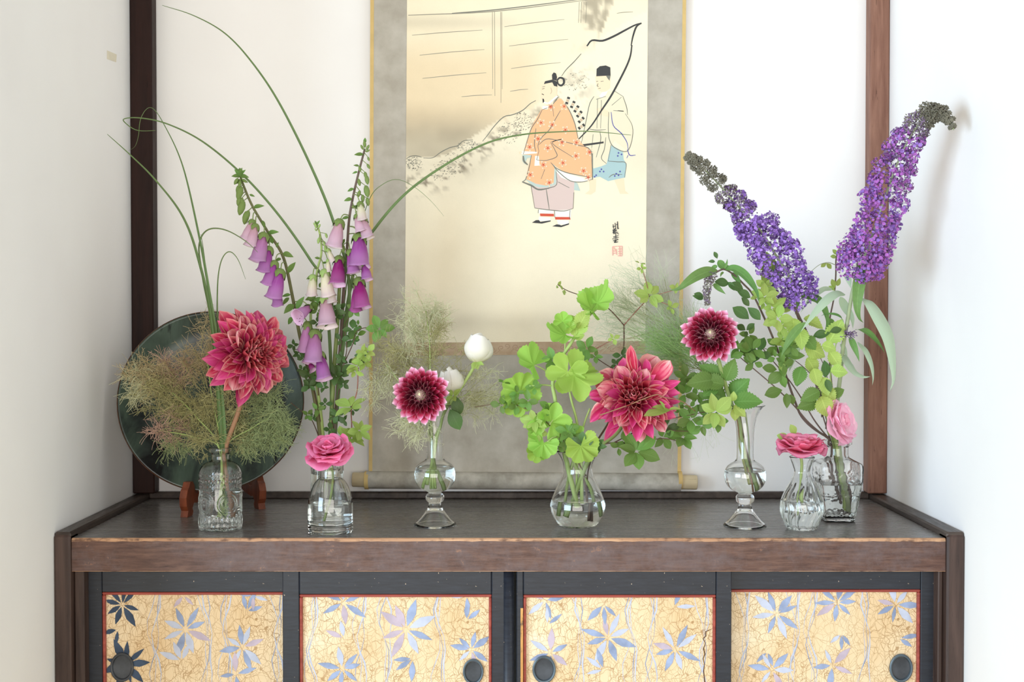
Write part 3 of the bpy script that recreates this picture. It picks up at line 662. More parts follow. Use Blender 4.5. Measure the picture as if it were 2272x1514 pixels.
# ------------------------------------------------------------------ plate on its stand
def m_glaze():
    n = N('dark_green_glaze'); v = n.coord()
    f = n.noise(n.coord('Object', (1.6, .7, 1)), 9, 5, .6, .5); g = n.noise(v, 60, 4)
    c = n.ramp(f, [(.34, lin((16, 18, 19))), (.40, lin((40, 48, 45))), (.5, lin((60, 74, 64))), (.6, lin((74, 90, 78))), (.66, lin((22, 25, 25))), (.75, lin((46, 56, 51)))])
    b = n.bsdf(c, .27, .45); n.bump(b, g, .08, .001); return n.m
GLAZE = m_glaze(); RIMB = m_plain('brown_glaze_rim', (84, 50, 30), .3, .5, .2)
YPL = .262; pc = P(467, 893, YPL) + Vector((0, .012, 0)); R_ = .1535
b = MB(); th = .006
pr = [(0, .0), (R_ * .70, 0), (R_ * .82, .004), (R_ * .97, .017), (R_, .0185), (R_, .0155), (R_ * .96, .011), (R_ * .83, -.003), (R_ * .72, -.007), (R_ * .55, -.007), (R_ * .55, -.013), (R_ * .5, -.013), (R_ * .5, -.007), (0, -.007)]
bb = MB(); bb.lathe(pr, 96)
nd = Vector((sin(radians(12)), -cos(radians(12)), .20)).normalized()
M = orient(pc, nd.cross(Vector((1, 0, 0))).cross(nd) * 1, nd)
x_ = Vector((1, 0, 0)); x_ = (x_ - nd * x_.dot(nd)).normalized(); y_ = nd.cross(x_)
M = Matrix((( x_.x, y_.x, nd.x, pc.x), (x_.y, y_.y, nd.y, pc.y), (x_.z, y_.z, nd.z, pc.z), (0, 0, 0, 1)))
fm = [1 if 3 * 96 <= 0 else 0 for _ in bb.f]
rows = len(pr) - 1; idx = []; 
plate = tag(link(bpy.data.objects.new('plate', bb.mesh('plate', [GLAZE], smooth=True)), None, M), 'large round dark green glazed plate standing upright on a wooden stand', 'plate')
b = MB(); b.lathe([(R_ - .0004, .0188), (R_ + .0006, .0178), (R_ + .0006, .0158), (R_ - .0006, .0150), (R_ - .0014, .0178), (R_ - .0004, .0188)], 96)
o = bpy.data.objects.new('rim_edge', b.mesh('rim_edge', RIMB)); link(o, plate, M); tag(o, 'thin brown unglazed rim')
STAND = m_wood('stand_red_wood', (86, 38, 20), (142, 74, 44), 'Z', .35, .45)
sl = P(467, 1140, .235); sl.z = T
st = thing('plate_stand', 'reddish brown carved wooden easel stand holding the dark plate', 'stand', sl)
def profile_plate(pts, base, dirv, thick):            # a carved board: outline in (along, up) metres, standing along dirv
    d = Vector(dirv).normalized(); nrm = Vector((-d.y, d.x, 0)); V = []
    for sgn in (-.5, .5): V += [base + d * a + Vector((0, 0, h)) + nrm * thick * sgn for a, h in pts]
    n_ = len(pts); from mathutils.geometry import tessellate_polygon as tp
    tr = [tuple(t) for t in tp([[Vector((a, h, 0)) for a, h in pts]])]
    b = MB(); b.add(V, tr + [tuple(n_ + i for i in t[::-1]) for t in tr] + [(i, i + n_, (i + 1) % n_ + n_, (i + 1) % n_) for i in range(n_)]); return b
carve = [(0, 0), (.022, 0), (.026, .006), (.022, .012), (.030, .020), (.040, .018), (.075, .022), (.100, .030), (.102, .110), (.094, .112), (.078, .060), (.058, .038), (.042, .034), (.034, .038), (.032, .048), (.024, .056), (.014, .056), (.008, .048), (.002, .044), (-.004, .032), (-.002, .018), (.004, .010)]
for px, py, dx in ((408, 1149, .12), (582, 1131, -.62)):
    d = ray(px, py); t = (T - ZC) / d.z; base = Vector((d.x * t, CAMY + d.y * t, T + .0003))
    L = carve if px < 500 else [(a * 1.0, h) for a, h in carve]
    profile_plate(L, base, (dx, 1, 0), .012).build('side_board', STAND, st, smooth=False)
b = MB(); b.bbox((sl.x - .03, sl.y + .045, T + .012), (sl.x + .028, sl.y + .055, T + .03), .001); b.build('crossbar', STAND, st, smooth=False)

# ------------------------------------------------------------------ vases
def prof_px(cx, Y, pts): 
    s = SC(Y); return [(hw * s, P(cx, py, Y).z - T) for hw, py in pts]
def smooth_prof(pr, k=4):
    v = spl([Vector((r, z, 0)) for r, z in pr], k); return [(max(0, p.x), p.y) for p in v]
VASES = []                                            # (axis x, axis y, [(height, inner radius)], lip height, inside bottom, [(height, outer radius)])
def at_h(tab, z):
    if z <= tab[0][0]: return tab[0][1]
    for (a, r0), (b_, r1) in zip(tab, tab[1:]):
        if z <= b_: return r0 + (r1 - r0) * (z - a) / max(1e-9, b_ - a)
    return tab[-1][1]
def contain(pts, rad):
    """A stem that ends in a vase goes in through the mouth and stays inside the glass."""
    for v in VASES:
        vx, vy, tin, lip, bot, tout = v
        e = min((pts[0], pts[-1]), key=lambda p: p.z)
        if not (T < e.z < T + lip - .004) or math.hypot(e.x - vx, e.y - vy) > at_h(tout, e.z - T) + .014: continue
        q = []
        for a, c in zip(pts, pts[1:]):
            n = max(1, int((c - a).length / .0025)); q += [a.lerp(c, i / n) for i in range(n)]
        q.append(pts[-1].copy()); low_first = q[0].z < q[-1].z
        if not low_first: q = q[::-1]
        out = []; last = Vector((0, 0, 0)); run = 0.0; above = False
        for p in q:
            h = p.z - T
            if h < lip + .004 and not above:
                lim = max(.0012, at_h(tin, h) - rad * 1.15 - .0009); d = Vector((p.x - vx, p.y - vy, 0)); k = d.length
                n_ = p.copy()
                if k > lim: n_.x = vx + d.x * lim / k; n_.y = vy + d.y * lim / k
                n_.z = max(n_.z, T + bot + rad + .0012); last = Vector((n_.x - p.x, n_.y - p.y, 0)); out.append(n_)
            else:
                above = True
                if out: run += (p - prev).length
                out.append(p + last * max(0, 1 - run / .05) ** 2)
            prev = p
        for _ in range(4): out = [out[0]] + [out[i] if out[i].z - T < lip + .004 else (out[i - 1] + out[i] * 2 + out[i + 1]) * .25 for i in range(1, len(out) - 1)] + [out[-1]]
        return out if low_first else out[::-1]
    return pts
def touches_vase(pts):
    for vx, vy, tin, lip, bot, tout in VASES:
        for p in pts:
            if -.002 < p.z - T < lip + .0025 and math.hypot(p.x - vx, p.y - vy) < at_h(tout, p.z - T) + .0025: return True
    return False
def vase(name, label, cx, Y, outer, th, bottom, water, group=None, n=56, rfun=None, angs=None, sharp=None, under=None, k=4, foot_start=None, inner_fun=True, wname='water', extra=None):
    """outer: (half width px, y px) from the base up to the lip; th: wall px; bottom: y px of the inside bottom; water: y px of the water level."""
    s = SC(Y); base = P(cx, 1100, Y); base.z = T
    t = thing(name, label, 'vase', base, group)
    po = smooth_prof(prof_px(cx, Y, outer), k); po = [(r, max(z, 0)) for r, z in po]
    zb = P(cx, bottom, Y).z - T; w = th * s
    pin = [(r - w, z) for r, z in po if z > zb + w * .6 and r - w > .002 and (foot_start is None or z > P(cx, foot_start, Y).z - T)]
    lip = [(po[-1][0] - w * .25, po[-1][1] + w * .35), (po[-1][0] - w * .75, po[-1][1] + w * .35)]
    r0 = pin[0][0]
    inn = pin[::-1] + [(r0 * .92, zb + w * .25), (r0 * .7, zb), (0, zb)]
    if under: lo = [(0, P(cx, under[0], Y).z - T)] + [(hw * s, max(P(cx, py, Y).z - T, .0004)) for hw, py in under[1]]
    else: lo = [(0, .0025), (po[0][0] * .7, .002), (po[0][0] * .86, 0)]
    prof = lo + po + lip + inn
    no = len(lo) + len(po)
    fac = cos(pi / 8) if angs else 1.0
    VASES.append((base.x, base.y, [(z, r * fac) for r, z in pin], po[-1][1] + w, zb, sorted((z, r * (1.05 if rfun else 1)) for r, z in po)))
    b = MB(); b.lathe(prof, n, tuple(base), 0, (lambda a, z, i: rfun(a, z) if i < no else 1.0) if rfun else None, angs)
    g = b.build('glass_body', GLASS, t, sharp=sharp)
    if water:
        zw = P(cx, water, Y).z - T; e = .00025
        q = [(r + e, z) for r, z in inn[::-1][1:] if z < zw]
        q = [(0, zb - e)] + [(r, max(z, zb - e)) for r, z in q]
        if len(q) > 2:
            rl = q[-1][0]
            q += [(rl, zw), (rl * .97, zw - .0004), (0, zw - .0005)]
            b = MB(); b.lathe(q, 48 if not angs else n, tuple(base), 0, None, angs); b.build('water', WATER, t, sharp=60)
    return t
FOOT = [(47.5, 0), (47.3, -3), (42, -8), (34, -16), (25, -27), (18, -36), (15, -43), (13.6, -47), (14, -50.5), (18, -54), (20.5, -59), (20.5, -64), (18, -69), (14.5, -72), (17, -75)]
BULB = [(30, -81), (40, -91), (45, -103), (46, -113), (45, -122), (40, -132), (32, -139), (24, -144), (20, -149), (19, -160), (19, -185), (20, -210), (23, -232), (28, -248), (35, -260), (41, -266), (44, -268)]
def footed(cx, Y, yb, wl, label):
    o = [(hw, yb + d) for hw, d in FOOT + BULB]
    return vase('footed_vase', label, cx, Y, o, 2.1, yb - 80, yb + wl, 'footed glass vases', under=(yb - 38, [(10, yb - 36.5), (15.5, yb - 33), (22.8, yb - 24), (31.8, yb - 13), (40, yb - 5.2), (44.5, yb - 1), (46, yb)]), foot_start=yb - 82)
footed(965, .116, 1166, -129, 'footed bulb vase holding the burgundy dahlia and white roses')
footed(1653, .108, 1168, -124, 'footed bulb vase on the right with flared rim, woody stems and serrated leaves')
vase('flared_vase', 'clear round bellied vase with a flared rim holding geranium leaves', 1282, .112,
     [(40, 1167), (46, 1160), (55, 1147), (60, 1135), (61.5, 1124), (59, 1110), (52, 1092), (43, 1073), (36, 1057), (33, 1045), (33, 1035), (36, 1022), (42, 1010), (51, 999)], 2.1, 1163, 1108)
A8 = []
for k_ in range(8):
    c_ = 2 * pi * k_ / 8 + pi / 8 - .06
    A8 += [c_ - .07, c_ + .07]
A8 = sorted(a % (2 * pi) for a in A8)
vase('faceted_bottle', 'clear eight sided bottle half full of water holding one pink rose', 733, .051,
     [(48.5, 1181.5), (50, 1179), (50, 1170), (50, 1160), (50, 1140), (50, 1124), (48.5, 1108), (44, 1090), (37, 1074), (29, 1064), (24, 1061), (23, 1059), (23, 1050), (23, 1042), (25, 1040), (27, 1038), (27.5, 1034), (27, 1030)], 3.2, 1164, 1117, angs=A8, sharp=24, k=3)
# embossed bottle: beads, medallions and ribs pressed into the wall
s0 = SC(.085); Zp = lambda py: P(489, py, .085).z - T
def emboss(a, z):
    py = 1172.5 - z / s0 / .994; k = 0.0; n36 = 44
    if 1046 < py < 1056: k += .020 * max(0, cos(a * n36)) * sin(pi * (py - 1046) / 10)
    if 1058 < py < 1068: k += .030 * (.5 + .5 * cos(a * 36)) * sin(pi * (py - 1058) / 10)
    if 1070 < py < 1080: k += .020 * max(0, cos(a * n36)) * sin(pi * (py - 1070) / 10)
    if 1086 < py < 1142:
        aa = (a * 5 / (2 * pi) + .25) % 1.0 - .5; dx = aa * (2 * pi / 5) * 47; dy = py - 1113; d = math.hypot(dx, dy * 1.02); an = math.atan2(dy, dx)
        if d < 26: k += .034 * (.5 + .5 * cos(an * 22)) * (4 < d < 14) + .05 * math.exp(-((d - 17) / 1.6) ** 2) + .045 * math.exp(-((d - 23) / 1.8) ** 2) + .04 * math.exp(-(d / 3) ** 2)
    if py > 1138: k += .055 * (.5 + .5 * cos(a * 26)) * sin(pi * min(1, (py - 1138) / 32)) ** .6 if py < 1170 else 0
    return 1 + k
prE = [(46, 1172.5), (47, 1170)] + [(46, y) for y in range(1168, 1050, -2)] + [(46, 1048), (45, 1042), (41, 1034), (34, 1028), (26, 1024.5), (21, 1022), (19.5, 1018), (19.5, 1008), (21, 1005), (25, 1002), (26, 998), (25, 994)]
vase('embossed_bottle', 'clear bottle pressed with beads, medallions and ribs in front of the plate', 489, .085, prE, 3.2, 1166, 1085, n=220, rfun=emboss, k=2)
def wavy(a, z):
    return 1 + .030 * sin(a * 13 + 1.1 * sin(z * 150)) * min(1, max(0, .085 - z) / .02) 
vase('bud_vase', 'small pear shaped vase with wavy ribs holding a deep pink rose', 1779, .082,
     [(31, 1173.5), (33.5, 1170), (37, 1162), (41, 1152), (46, 1138), (47, 1128), (45, 1112), (39, 1095), (31, 1078), (23, 1063), (17.8, 1050), (18, 1043), (22, 1030), (26, 1020), (28, 1014)], 2.6, 1167, 1112, n=130, rfun=wavy, k=5)
def flutes(a, z): return 1 + .035 * abs(sin(a * 11))
vase('cylinder_vase', 'tall fluted glass cylinder holding the foxgloves behind the faceted bottle', 726, .205,
     [(34, 1142.5), (35, 1140), (35, 1120), (35, 1060), (35, 1030), (35, 1000)], 2.4, 1137, 1050, n=132, rfun=flutes, k=4)
# square cut decanter
def decanter():
    cx, Y = 1858, .16; s = SC(Y); base = P(cx, 1100, Y); base.z = T
    t = thing('cut_glass_decanter', 'square cut glass decanter with star pattern holding the purple butterfly bush', 'vase', base)
    out = [(31, 1155.5, .16), (33, 1153, .16), (34, 1146, .16), (47.5, 1062, .16), (48, 1040, .16), (47.5, 1031, .18), (45, 1026, .22), (30, 1018, .6), (24.5, 1014, 1), (23.5, 1008, 1), (23.5, 992, 1), (25, 989, 1), (31, 985, 1), (31.5, 981, 1), (30, 978, 1)]
    def ring(hw, py, rnd, sh, n=96, cut=False):
        R = []
        z = max(P(cx, py, Y).z - T, .0002)
        for j in range(n):
            a = 2 * pi * (j + .5) / n; e = 2 / (rnd if rnd < 1 else 1); e = 2 if rnd >= 1 else 2 / max(.16, rnd) ** .9
            r = 1 / (abs(cos(a)) ** e + abs(sin(a)) ** e) ** (1 / e); q = (hw - sh) * s * r
            if cut:
                t_ = ((a + pi / 4) % (pi / 2)) - pi / 4; dx = math.tan(t_) * 40; dy0 = py
                best = 0
                for cyy in (1055, 1095, 1135):
                    for cxx in (-26, 0, 26):
                        dx_, dy_ = dx - cxx, (dy0 - cyy); dd = math.hypot(dx_, dy_)
                        if dd < 20: best = max(best, (.5 + .5 * cos(math.atan2(dy_, dx_) * 12)) * (1 - (dd / 20) ** 2))
                q *= 1 - .055 * best * (1 if 1032 < py < 1150 else 0)
            R.append(Vector((base.x + q * cos(a), base.y + q * sin(a), T + z)))
        return R
    o2 = []
    for (h0, y0, r0), (h1, y1, r1) in zip(out, out[1:]):
        k = max(1, int(abs(y1 - y0) / 2.5))
        for i in range(k): o2.append((h0 + (h1 - h0) * i / k, y0 + (y1 - y0) * i / k, r0 + (r1 - r0) * i / k))
    o2.append(out[-1]); n = 96
    hz = sorted((max(P(cx, o[1], Y).z - T, .0002), o[0] * s) for o in o2)
    VASES.append((base.x, base.y, [(z, r * .93 - 4.6 * s) for z, r in hz], hz[-1][0], P(cx, 1147, Y).z - T, [(z, r * 1.3 if z < .10 else r) for z, r in hz]))
    rings = [ring(*o, 0, cut=True) for o in o2] + [ring(o[0], o[1], o[2], 4.2) for o in o2[::-1] if o[1] < 1148]
    b = MB(); V = [v for r in rings for v in r]; m = len(rings)
    Fs = [(i * n + j, i * n + (j + 1) % n, (i + 1) * n + (j + 1) % n, (i + 1) * n + j) for i in range(m - 1) for j in range(n)]
    Fs += [tuple(range(n - 1, -1, -1)), tuple(range((m - 1) * n, m * n))]
    b.add(V, Fs); b.build('glass_body', GLASS, t, sharp=50)
    rw = [ring(o[0], o[1], o[2], 3.9) for o in o2 if 1072 < o[1] < 1148.2]
    b = MB(); V = [v for r in rw for v in r]; m = len(rw)
    b.add(V, [(i * n + j, i * n + (j + 1) % n, (i + 1) * n + (j + 1) % n, (i + 1) * n + j) for i in range(m - 1) for j in range(n)] + [tuple(range(n - 1, -1, -1)), tuple(range((m - 1) * n, m * n))])
    b.build('water', WATER, t, sharp=50)
decanter()
# ------------------------------------------------------------------ plant kit
def wf_round(v): return max(0, v) ** .62 * (1 - v ** 4.2) ** .75 * 1.12
def wf_blunt(v): return max(0, v) ** .55 * (1 - v ** 6) ** .6
def wf_point(v): return max(0, v) ** .7 * (1 - v ** 2.3) * 1.45
def wf_obov(v): return max(0, sin(pi * v ** 1.15)) ** .85
def wf_ov(v): return max(0, sin(pi * v ** .8)) ** .9
def wf_lan(v): return max(0, sin(pi * v ** .62)) ** 1.05
def petal_mesh(name, mat, w, cup, curl, wf, nu=6, nv=8, ruf=0.0, seed=0, mats=None, tip=0.0):
    r = random.Random(seed); p1, p2 = r.uniform(0, 6), r.uniform(0, 6)
    def fn(u, v):
        x = (2 * u - 1); ww = wf(v) * w
        z = cup * x * x * ww + curl * v * v + tip * max(0, v - .7) ** 2 * 10 + ruf * (sin(v * 9 + p1 + x * 2) * .5 + sin(x * 5 + p2)) * v * ww
        return Vector((x * ww * (1 - .12 * cup * x * x), v, z))
    b = MB(); b.grid(fn, nu, nv); return b.mesh(name, mats or mat)
def leaf_mesh(name, mat, w, wf, fold=.25, bend=-.2, nv=8, ser=0.0, wave=0.0):
    def fn(u, v):
        x = 2 * u - 1; ww = wf(v) * w
        if ser and abs(x) > .99: ww *= 1 + ser * (1 if int(round(v * nv)) % 2 else -1)
        return Vector((x * ww, v, fold * abs(x) * ww + bend * v * v + wave * sin(v * 14) * abs(x) * ww))
    b = MB(); b.grid(fn, 4, nv); return b.mesh(name, mat)
def blade(name, mat, parent, pts, w, nrm, fold=.25, wf=wf_lan, twist=0.0, label=None):
    """A long leaf along pts; nrm faces its upper side."""
    pts = contain(list(pts), w) if name == 'blade' else pts
    m = len(pts); V = []; U = []; nrm = Vector(nrm); cum = [0.0]
    for p, q in zip(pts, pts[1:]): cum.append(cum[-1] + (q - p).length)
    for i, p in enumerate(pts):
        v = cum[i] / cum[-1]; t = (pts[min(i + 1, m - 1)] - pts[max(i - 1, 0)]).normalized(); n_ = Matrix.Rotation(twist * v, 3, t) @ nrm
        n_ = (n_ - t * n_.dot(t)).normalized(); s_ = t.cross(n_); ww = max(wf(v), .02 if 0 < i < m - 1 else 0) * w
        for x in (-1, -.5, 0, .5, 1): V.append(p + s_ * x * ww + n_ * fold * abs(x) * ww); U.append(((x + 1) / 2, v))
    b = MB(); b.add(V, [(i * 5 + j, i * 5 + j + 1, i * 5 + 6 + j, i * 5 + 5 + j) for i in range(m - 1) for j in range(4)], 0, U)
    o = b.build(name, mat, parent); return tag(o, label)
def stem(parent, pts, r0, r1, mat, name='stem', n=7):
    pts = contain(list(pts), max(r0, r1)); b = MB(); b.tube(pts, lambda t: r0 + (r1 - r0) * t, n); return b.build(name, mat, parent)

L_GER = m_leaf('geranium_leaf', (158, 200, 84), (168, 208, 96), .08, .22, .6, .4, nv=0)
L_MID = m_leaf('mid_green_leaf', (102, 138, 62), (112, 148, 70), .2, .14, .42, .32)
L_DRK = m_leaf('dark_shaded_leaf', (74, 104, 54), (82, 112, 58), .2, .12, .42, .25)  # darker mid green; shade of the left twigs is put into the colour
L_LIM = m_leaf('lime_leaf', (162, 188, 92), (170, 194, 104), .15, .16, .5, .38)
L_SER = m_leaf('serrated_leaf', (94, 130, 56), (106, 142, 66), .12, .22, .55, .3, nv=9)
L_YEL = m_leaf('young_yellow_leaf', (172, 196, 96), (180, 202, 110), .12, .28, .6, .35, nv=8)
L_BUD = m_leaf('butterfly_bush_leaf', (112, 152, 80), (104, 144, 80), .08, .2, .5, .3, under=(184, 204, 176), nv=12)
L_GRS = m_leaf('grass_blade', (96, 122, 70), (110, 132, 82), .12, .30, .5, .25, nv=0)
L_FOX = m_leaf('foxglove_bract', (98, 132, 60), (112, 144, 72), .15, .1, .6, .25)
S_GRN = m_plain('green_stem', (132, 148, 88), .5, .3, .15); S_LGT = m_plain('pale_green_stem', (160, 180, 108), .5, .3, .1); S_BRN = m_plain('brown_twig', (96, 74, 60), .6, .25, .2)
S_RED = m_plain('reddish_twig', (142, 96, 84), .6, .25, .15); S_FOX = m_plain('foxglove_stem', (112, 112, 74), .6, .25, .15); S_GRY = m_plain('grey_green_stem', (158, 168, 132), .6, .2, .1); S_TAN = m_plain('tan_stem', (150, 112, 84), .6, .25, .12); S_PUR = m_plain('purple_grey_stem', (110, 92, 84), .6, .25, .12)

ME = {}
for k_, m_ in (('mid', L_MID), ('drk', L_DRK), ('lim', L_LIM)):
    ME[k_] = [leaf_mesh('leaf_' + k_, m_, .30, wf_obov, .22, -.18, 7), leaf_mesh('leaf_' + k_, m_, .34, wf_obov, .12, -.3, 7), leaf_mesh('leaf_' + k_, m_, .27, wf_ov, .3, -.1, 7)]
ME['ser'] = [leaf_mesh('leaf_ser', L_SER, .40, wf_ov, .16, -.2, 22, .10), leaf_mesh('leaf_ser', L_SER, .36, wf_ov, .28, -.3, 22, .10)]
ME['yel'] = [leaf_mesh('leaf_yel', L_YEL, .42, wf_ov, .16, -.3, 22, .10, .05), leaf_mesh('leaf_yel', L_YEL, .36, wf_ov, .35, -.15, 20, .10, .06)]
ME['fox'] = [leaf_mesh('leaf_fox', L_FOX, .22, wf_ov, .35, -.3, 6), leaf_mesh('leaf_fox', L_FOX, .28, wf_ov, .3, -.4, 6)]
ME['bud'] = [leaf_mesh('leaf_bud', L_BUD, .17, wf_lan, .2, -.35, 12)]
def leaf_at(parent, kind, p, d, n, L, name='leaf'): return place(RND.choice(ME[kind]), name, parent, orient(p, d, n, L))
def whorl(parent, kind, fr, x, y, r, Y, n=5, tilt=None, spread=1.25, jit=.25):
    """leaves radiating from one point of a twig; r is the leaf length in the frame's pixels."""
    c = P(*fr(x, y), Y); L = r * fr.o[2] * SC(Y) * 1.12
    ax = Vector(tilt if tilt else (RND.uniform(-.5, .5), -1, RND.uniform(-.2, .55))).normalized(); a0 = RND.uniform(0, 6.28)
    e1 = ax.orthogonal().normalized(); e2 = ax.cross(e1)
    for k in range(n):
        a = a0 + 2 * pi * k / n + RND.uniform(-jit, jit); sp = spread + RND.uniform(-.25, .2)
        d = (e1 * cos(a) + e2 * sin(a)) * sin(sp) + ax * cos(sp)
        leaf_at(parent, kind, c + d * L * .06, d, ax, L * RND.uniform(.75, 1.1))

# ------------------------------------------------------------------ dahlias
P_RED = m_petal('red_dahlia_petal', [(0, (160, 24, 54)), (.4, (184, 32, 66)), (.8, (198, 54, 90)), (1, (226, 128, 136))], ((242, 190, 182), .6), ((240, 182, 168), .7, .85), .14, .22, nstreak=6, streak_lo=.52)
P_RED2 = m_petal('red_dahlia_petal_pink', [(0, (168, 26, 66)), (.5, (196, 40, 100)), (.85, (208, 70, 132)), (1, (222, 118, 148))], ((232, 150, 160), .35), ((228, 140, 140), .8, .6), .14, .22, nstreak=7, streak_lo=.56)
P_RED3 = m_petal('red_dahlia_petal_cream', [(0, (176, 30, 64)), (.4, (204, 60, 96)), (.75, (224, 132, 144)), (1, (240, 196, 190))], ((196, 40, 84), .8), ((236, 190, 170), .7, .7), .12, .22, nstreak=5, streak_lo=.5)
P_BUR = m_petal('burgundy_petal', [(0, (56, 6, 20)), (.5, (112, 12, 36)), (.8, (150, 26, 56)), (.93, (190, 76, 110)), (1, (226, 170, 184))], None, ((214, 130, 150), .78, .7), .12, .15, nstreak=9)
P_BURW = m_petal('burgundy_petal_white_tip', [(0, (110, 10, 28)), (.5, (166, 20, 50)), (.72, (190, 44, 82)), (.86, (226, 140, 176)), (1, (250, 232, 238))], ((232, 160, 190), .35), ((226, 150, 172), .85, .5), .1, .18, nstreak=9)
P_BURC = m_petal('burgundy_inner_petal', [(0, (48, 6, 18)), (.6, (84, 10, 32)), (.9, (130, 40, 62)), (1, (214, 160, 160))], None, ((216, 150, 156), .72, .85), .1, .12)
P_EYE = m_petal('dahlia_eye_petal', [(0, (96, 26, 48)), (.55, (166, 96, 116)), (1, (226, 200, 196))], None, ((170, 110, 120), .7, .6), .08, .2)
M_EYE = m_plain('dahlia_eye', (206, 200, 160), .6, .2, .1); M_REDC = m_plain('red_dahlia_eye', (120, 18, 36), .6, .2, .2)
def wf_mid(v): return max(0, v) ** .66 * (1 - v ** 3.0) ** .85 * 1.22
RED_S = [petal_mesh('petal_red', m, w, c, cu, wf, 6, 9, rf, i) for i, (m, w, c, cu, wf, rf) in enumerate([(P_RED, .36, .7, -.14, wf_mid, .12), (P_RED2, .33, .95, -.06, wf_point, .1), (P_RED, .38, .55, -.28, wf_mid, .16), (P_RED2, .37, .8, -.2, wf_mid, .14), (P_RED3, .42, .6, .20, wf_round, .2), (P_RED, .36, 1.0, .16, wf_mid, .16), (P_RED2, .34, .5, -.38, wf_point, .16)])]
RED_I = [petal_mesh('petal_red_inner', P_RED, .24, 1.1, .22, wf_round, 6, 8, .03, 9), petal_mesh('petal_red_inner', m_petal('red_dahlia_inner', [(0, (96, 12, 28)), (.6, (150, 22, 46)), (1, (196, 84, 92))], None, ((206, 104, 100), .74, .8), .12, .15), .26, 1.2, .30, wf_round, 6, 8, .03, 8)]
BUR_O = [petal_mesh('petal_bur', P_BURW, .22, .6, -.05, wf_blunt, 6, 9, .02, 1), petal_mesh('petal_bur', P_BURW, .21, .7, -.10, wf_blunt, 6, 9, .03, 2)]
BUR_M = [petal_mesh('petal_bur_mid', P_BUR, .22, .95, .03, wf_blunt, 6, 9, .02, 3), petal_mesh('petal_bur_mid', P_BUR, .21, 1.05, .0, wf_blunt, 6, 9, .02, 4)]
BUR_I = [petal_mesh('petal_bur_in', P_BURC, .24, 1.25, .12, wf_round, 6, 8, .0, 5)]
EYE_P = [petal_mesh('petal_eye', P_EYE, .30, 1.3, .35, wf_round, 4, 5, 0, 6)]
def basis(ax):
    ax = Vector(ax).normalized(); e1 = ax.cross(Vector((0, 0, 1)))
    e1 = e1.normalized() if e1.length > 1e-4 else Vector((1, 0, 0)); return ax, e1, ax.cross(e1)
def dahlia_formal(parent, c, axis, R, N_=84, seed=1):
    r = random.Random(seed); ax, e1, e2 = basis(axis); GA = 2.39996
    b = MB(); V = []
    b.lathe([(0, -.16), (.16, -.14), (.19, .0), (.16, .10), (.11, .165), (.05, .195), (0, .2)], 20); 
    o = bpy.data.objects.new('flower_eye', b.mesh('flower_eye', M_EYE)); M = Matrix([[e1[i] * R, e2[i] * R, ax[i] * R, c[i]] for i in range(3)] + [[0, 0, 0, 1]]); link(o, parent, M)
    b = MB(); b.lathe([(0, -.42), (.3, -.36), (.46, -.22), (.40, -.05), (.24, .02), (0, .04)], 24); link(bpy.data.objects.new('receptacle', b.mesh('receptacle', P_BURC)), parent, M)
    for i in range(16, 44):                                # closed eye petals
        f = (i + .5) / 44; rt = R * .20 * math.sqrt(f); a = i * GA; rad = e1 * cos(a) + e2 * sin(a)
        base = c + rad * rt * .9 + ax * R * (.14 - .14 * f); d = (ax * (1.1 - .35 * f) + rad * (-.35 + .65 * f)).normalized()
        place(EYE_P[0], 'eye_petal', parent, orient(base, d, -rad + ax * .2, R * (.11 + .10 * f)))
    for i in range(N_):
        f = (i + .5) / N_; q = .27 + .73 * f ** .62; rt = R * q * r.uniform(.97, 1.03); a = i * GA + 1; rad = e1 * cos(a) + e2 * sin(a)
        tip = c + rad * rt + ax * R * (.34 * (1 - q * q) - .02); base = c + rad * rt * (.44 - .14 * f) + ax * R * (.06 - .34 * q)
        d = tip - base; n = ax - rad * .25 * (1 - f); L = d.length
        ms = BUR_I if f < .26 else (BUR_M if f < .62 else BUR_O); wk = 1.0 + .32 * f
        place(r.choice(ms), 'petal', parent, orient(base, d + rv(.02) * L, n + rv(.08), L * wk, L, L * wk))
def dahlia_loose(parent, c, axis, R, N_=92, seed=1, open_=.0):
    r = random.Random(seed); ax, e1, e2 = basis(axis); GA = 2.39996
    b = MB(); b.lathe([(0, -.3), (.16, -.28), (.24, -.1), (.2, .06), (.1, .12), (0, .13)], 18)
    M = Matrix([[e1[i] * R, e2[i] * R, ax[i] * R, c[i]] for i in range(3)] + [[0, 0, 0, 1]]); link(bpy.data.objects.new('flower_eye', b.mesh('flower_eye', M_REDC)), parent, M)
    for i in range(N_):
        f = (i + .5) / N_; q = .10 + .90 * f ** .68; a = i * GA; rad = e1 * cos(a) + e2 * sin(a)
        rt = R * q * (r.uniform(.86, 1.08) if f > .45 else r.uniform(.95, 1.05)); back = -.55 * max(0, f - .72) / .28 * r.uniform(.2, 1.0)
        tip = c + rad * rt + ax * R * (.40 * (1 - q * q) + back * .75 + r.uniform(-.06, .06) * f); base = c + rad * rt * (.34 - .14 * f) + ax * R * (.06 - .22 * q)
        d = tip - base; n = ax - rad * .3 * (1 - f) + rv(.34 * f); L = d.length * (1.0 + .08 * f)
        ms = RED_I if f < .34 else RED_S[:4] if f < .6 else RED_S; wk = r.uniform(.85, 1.12)
        place(r.choice(ms), 'petal', parent, orient(base, d, n, L * wk, L, L * wk))
def vpt(px, py, Y): return P(px, py, Y)
sc7 = SC(.08)
t = thing('red_dahlia', 'large red dahlia with cream-edged petals facing right in front of the dark plate', 'dahlia', vpt(512, 1150, .085))
c = vpt(556, 786, .075); dahlia_loose(t, c, (.70, -.70, .08), 106 * sc7, 122, 4)
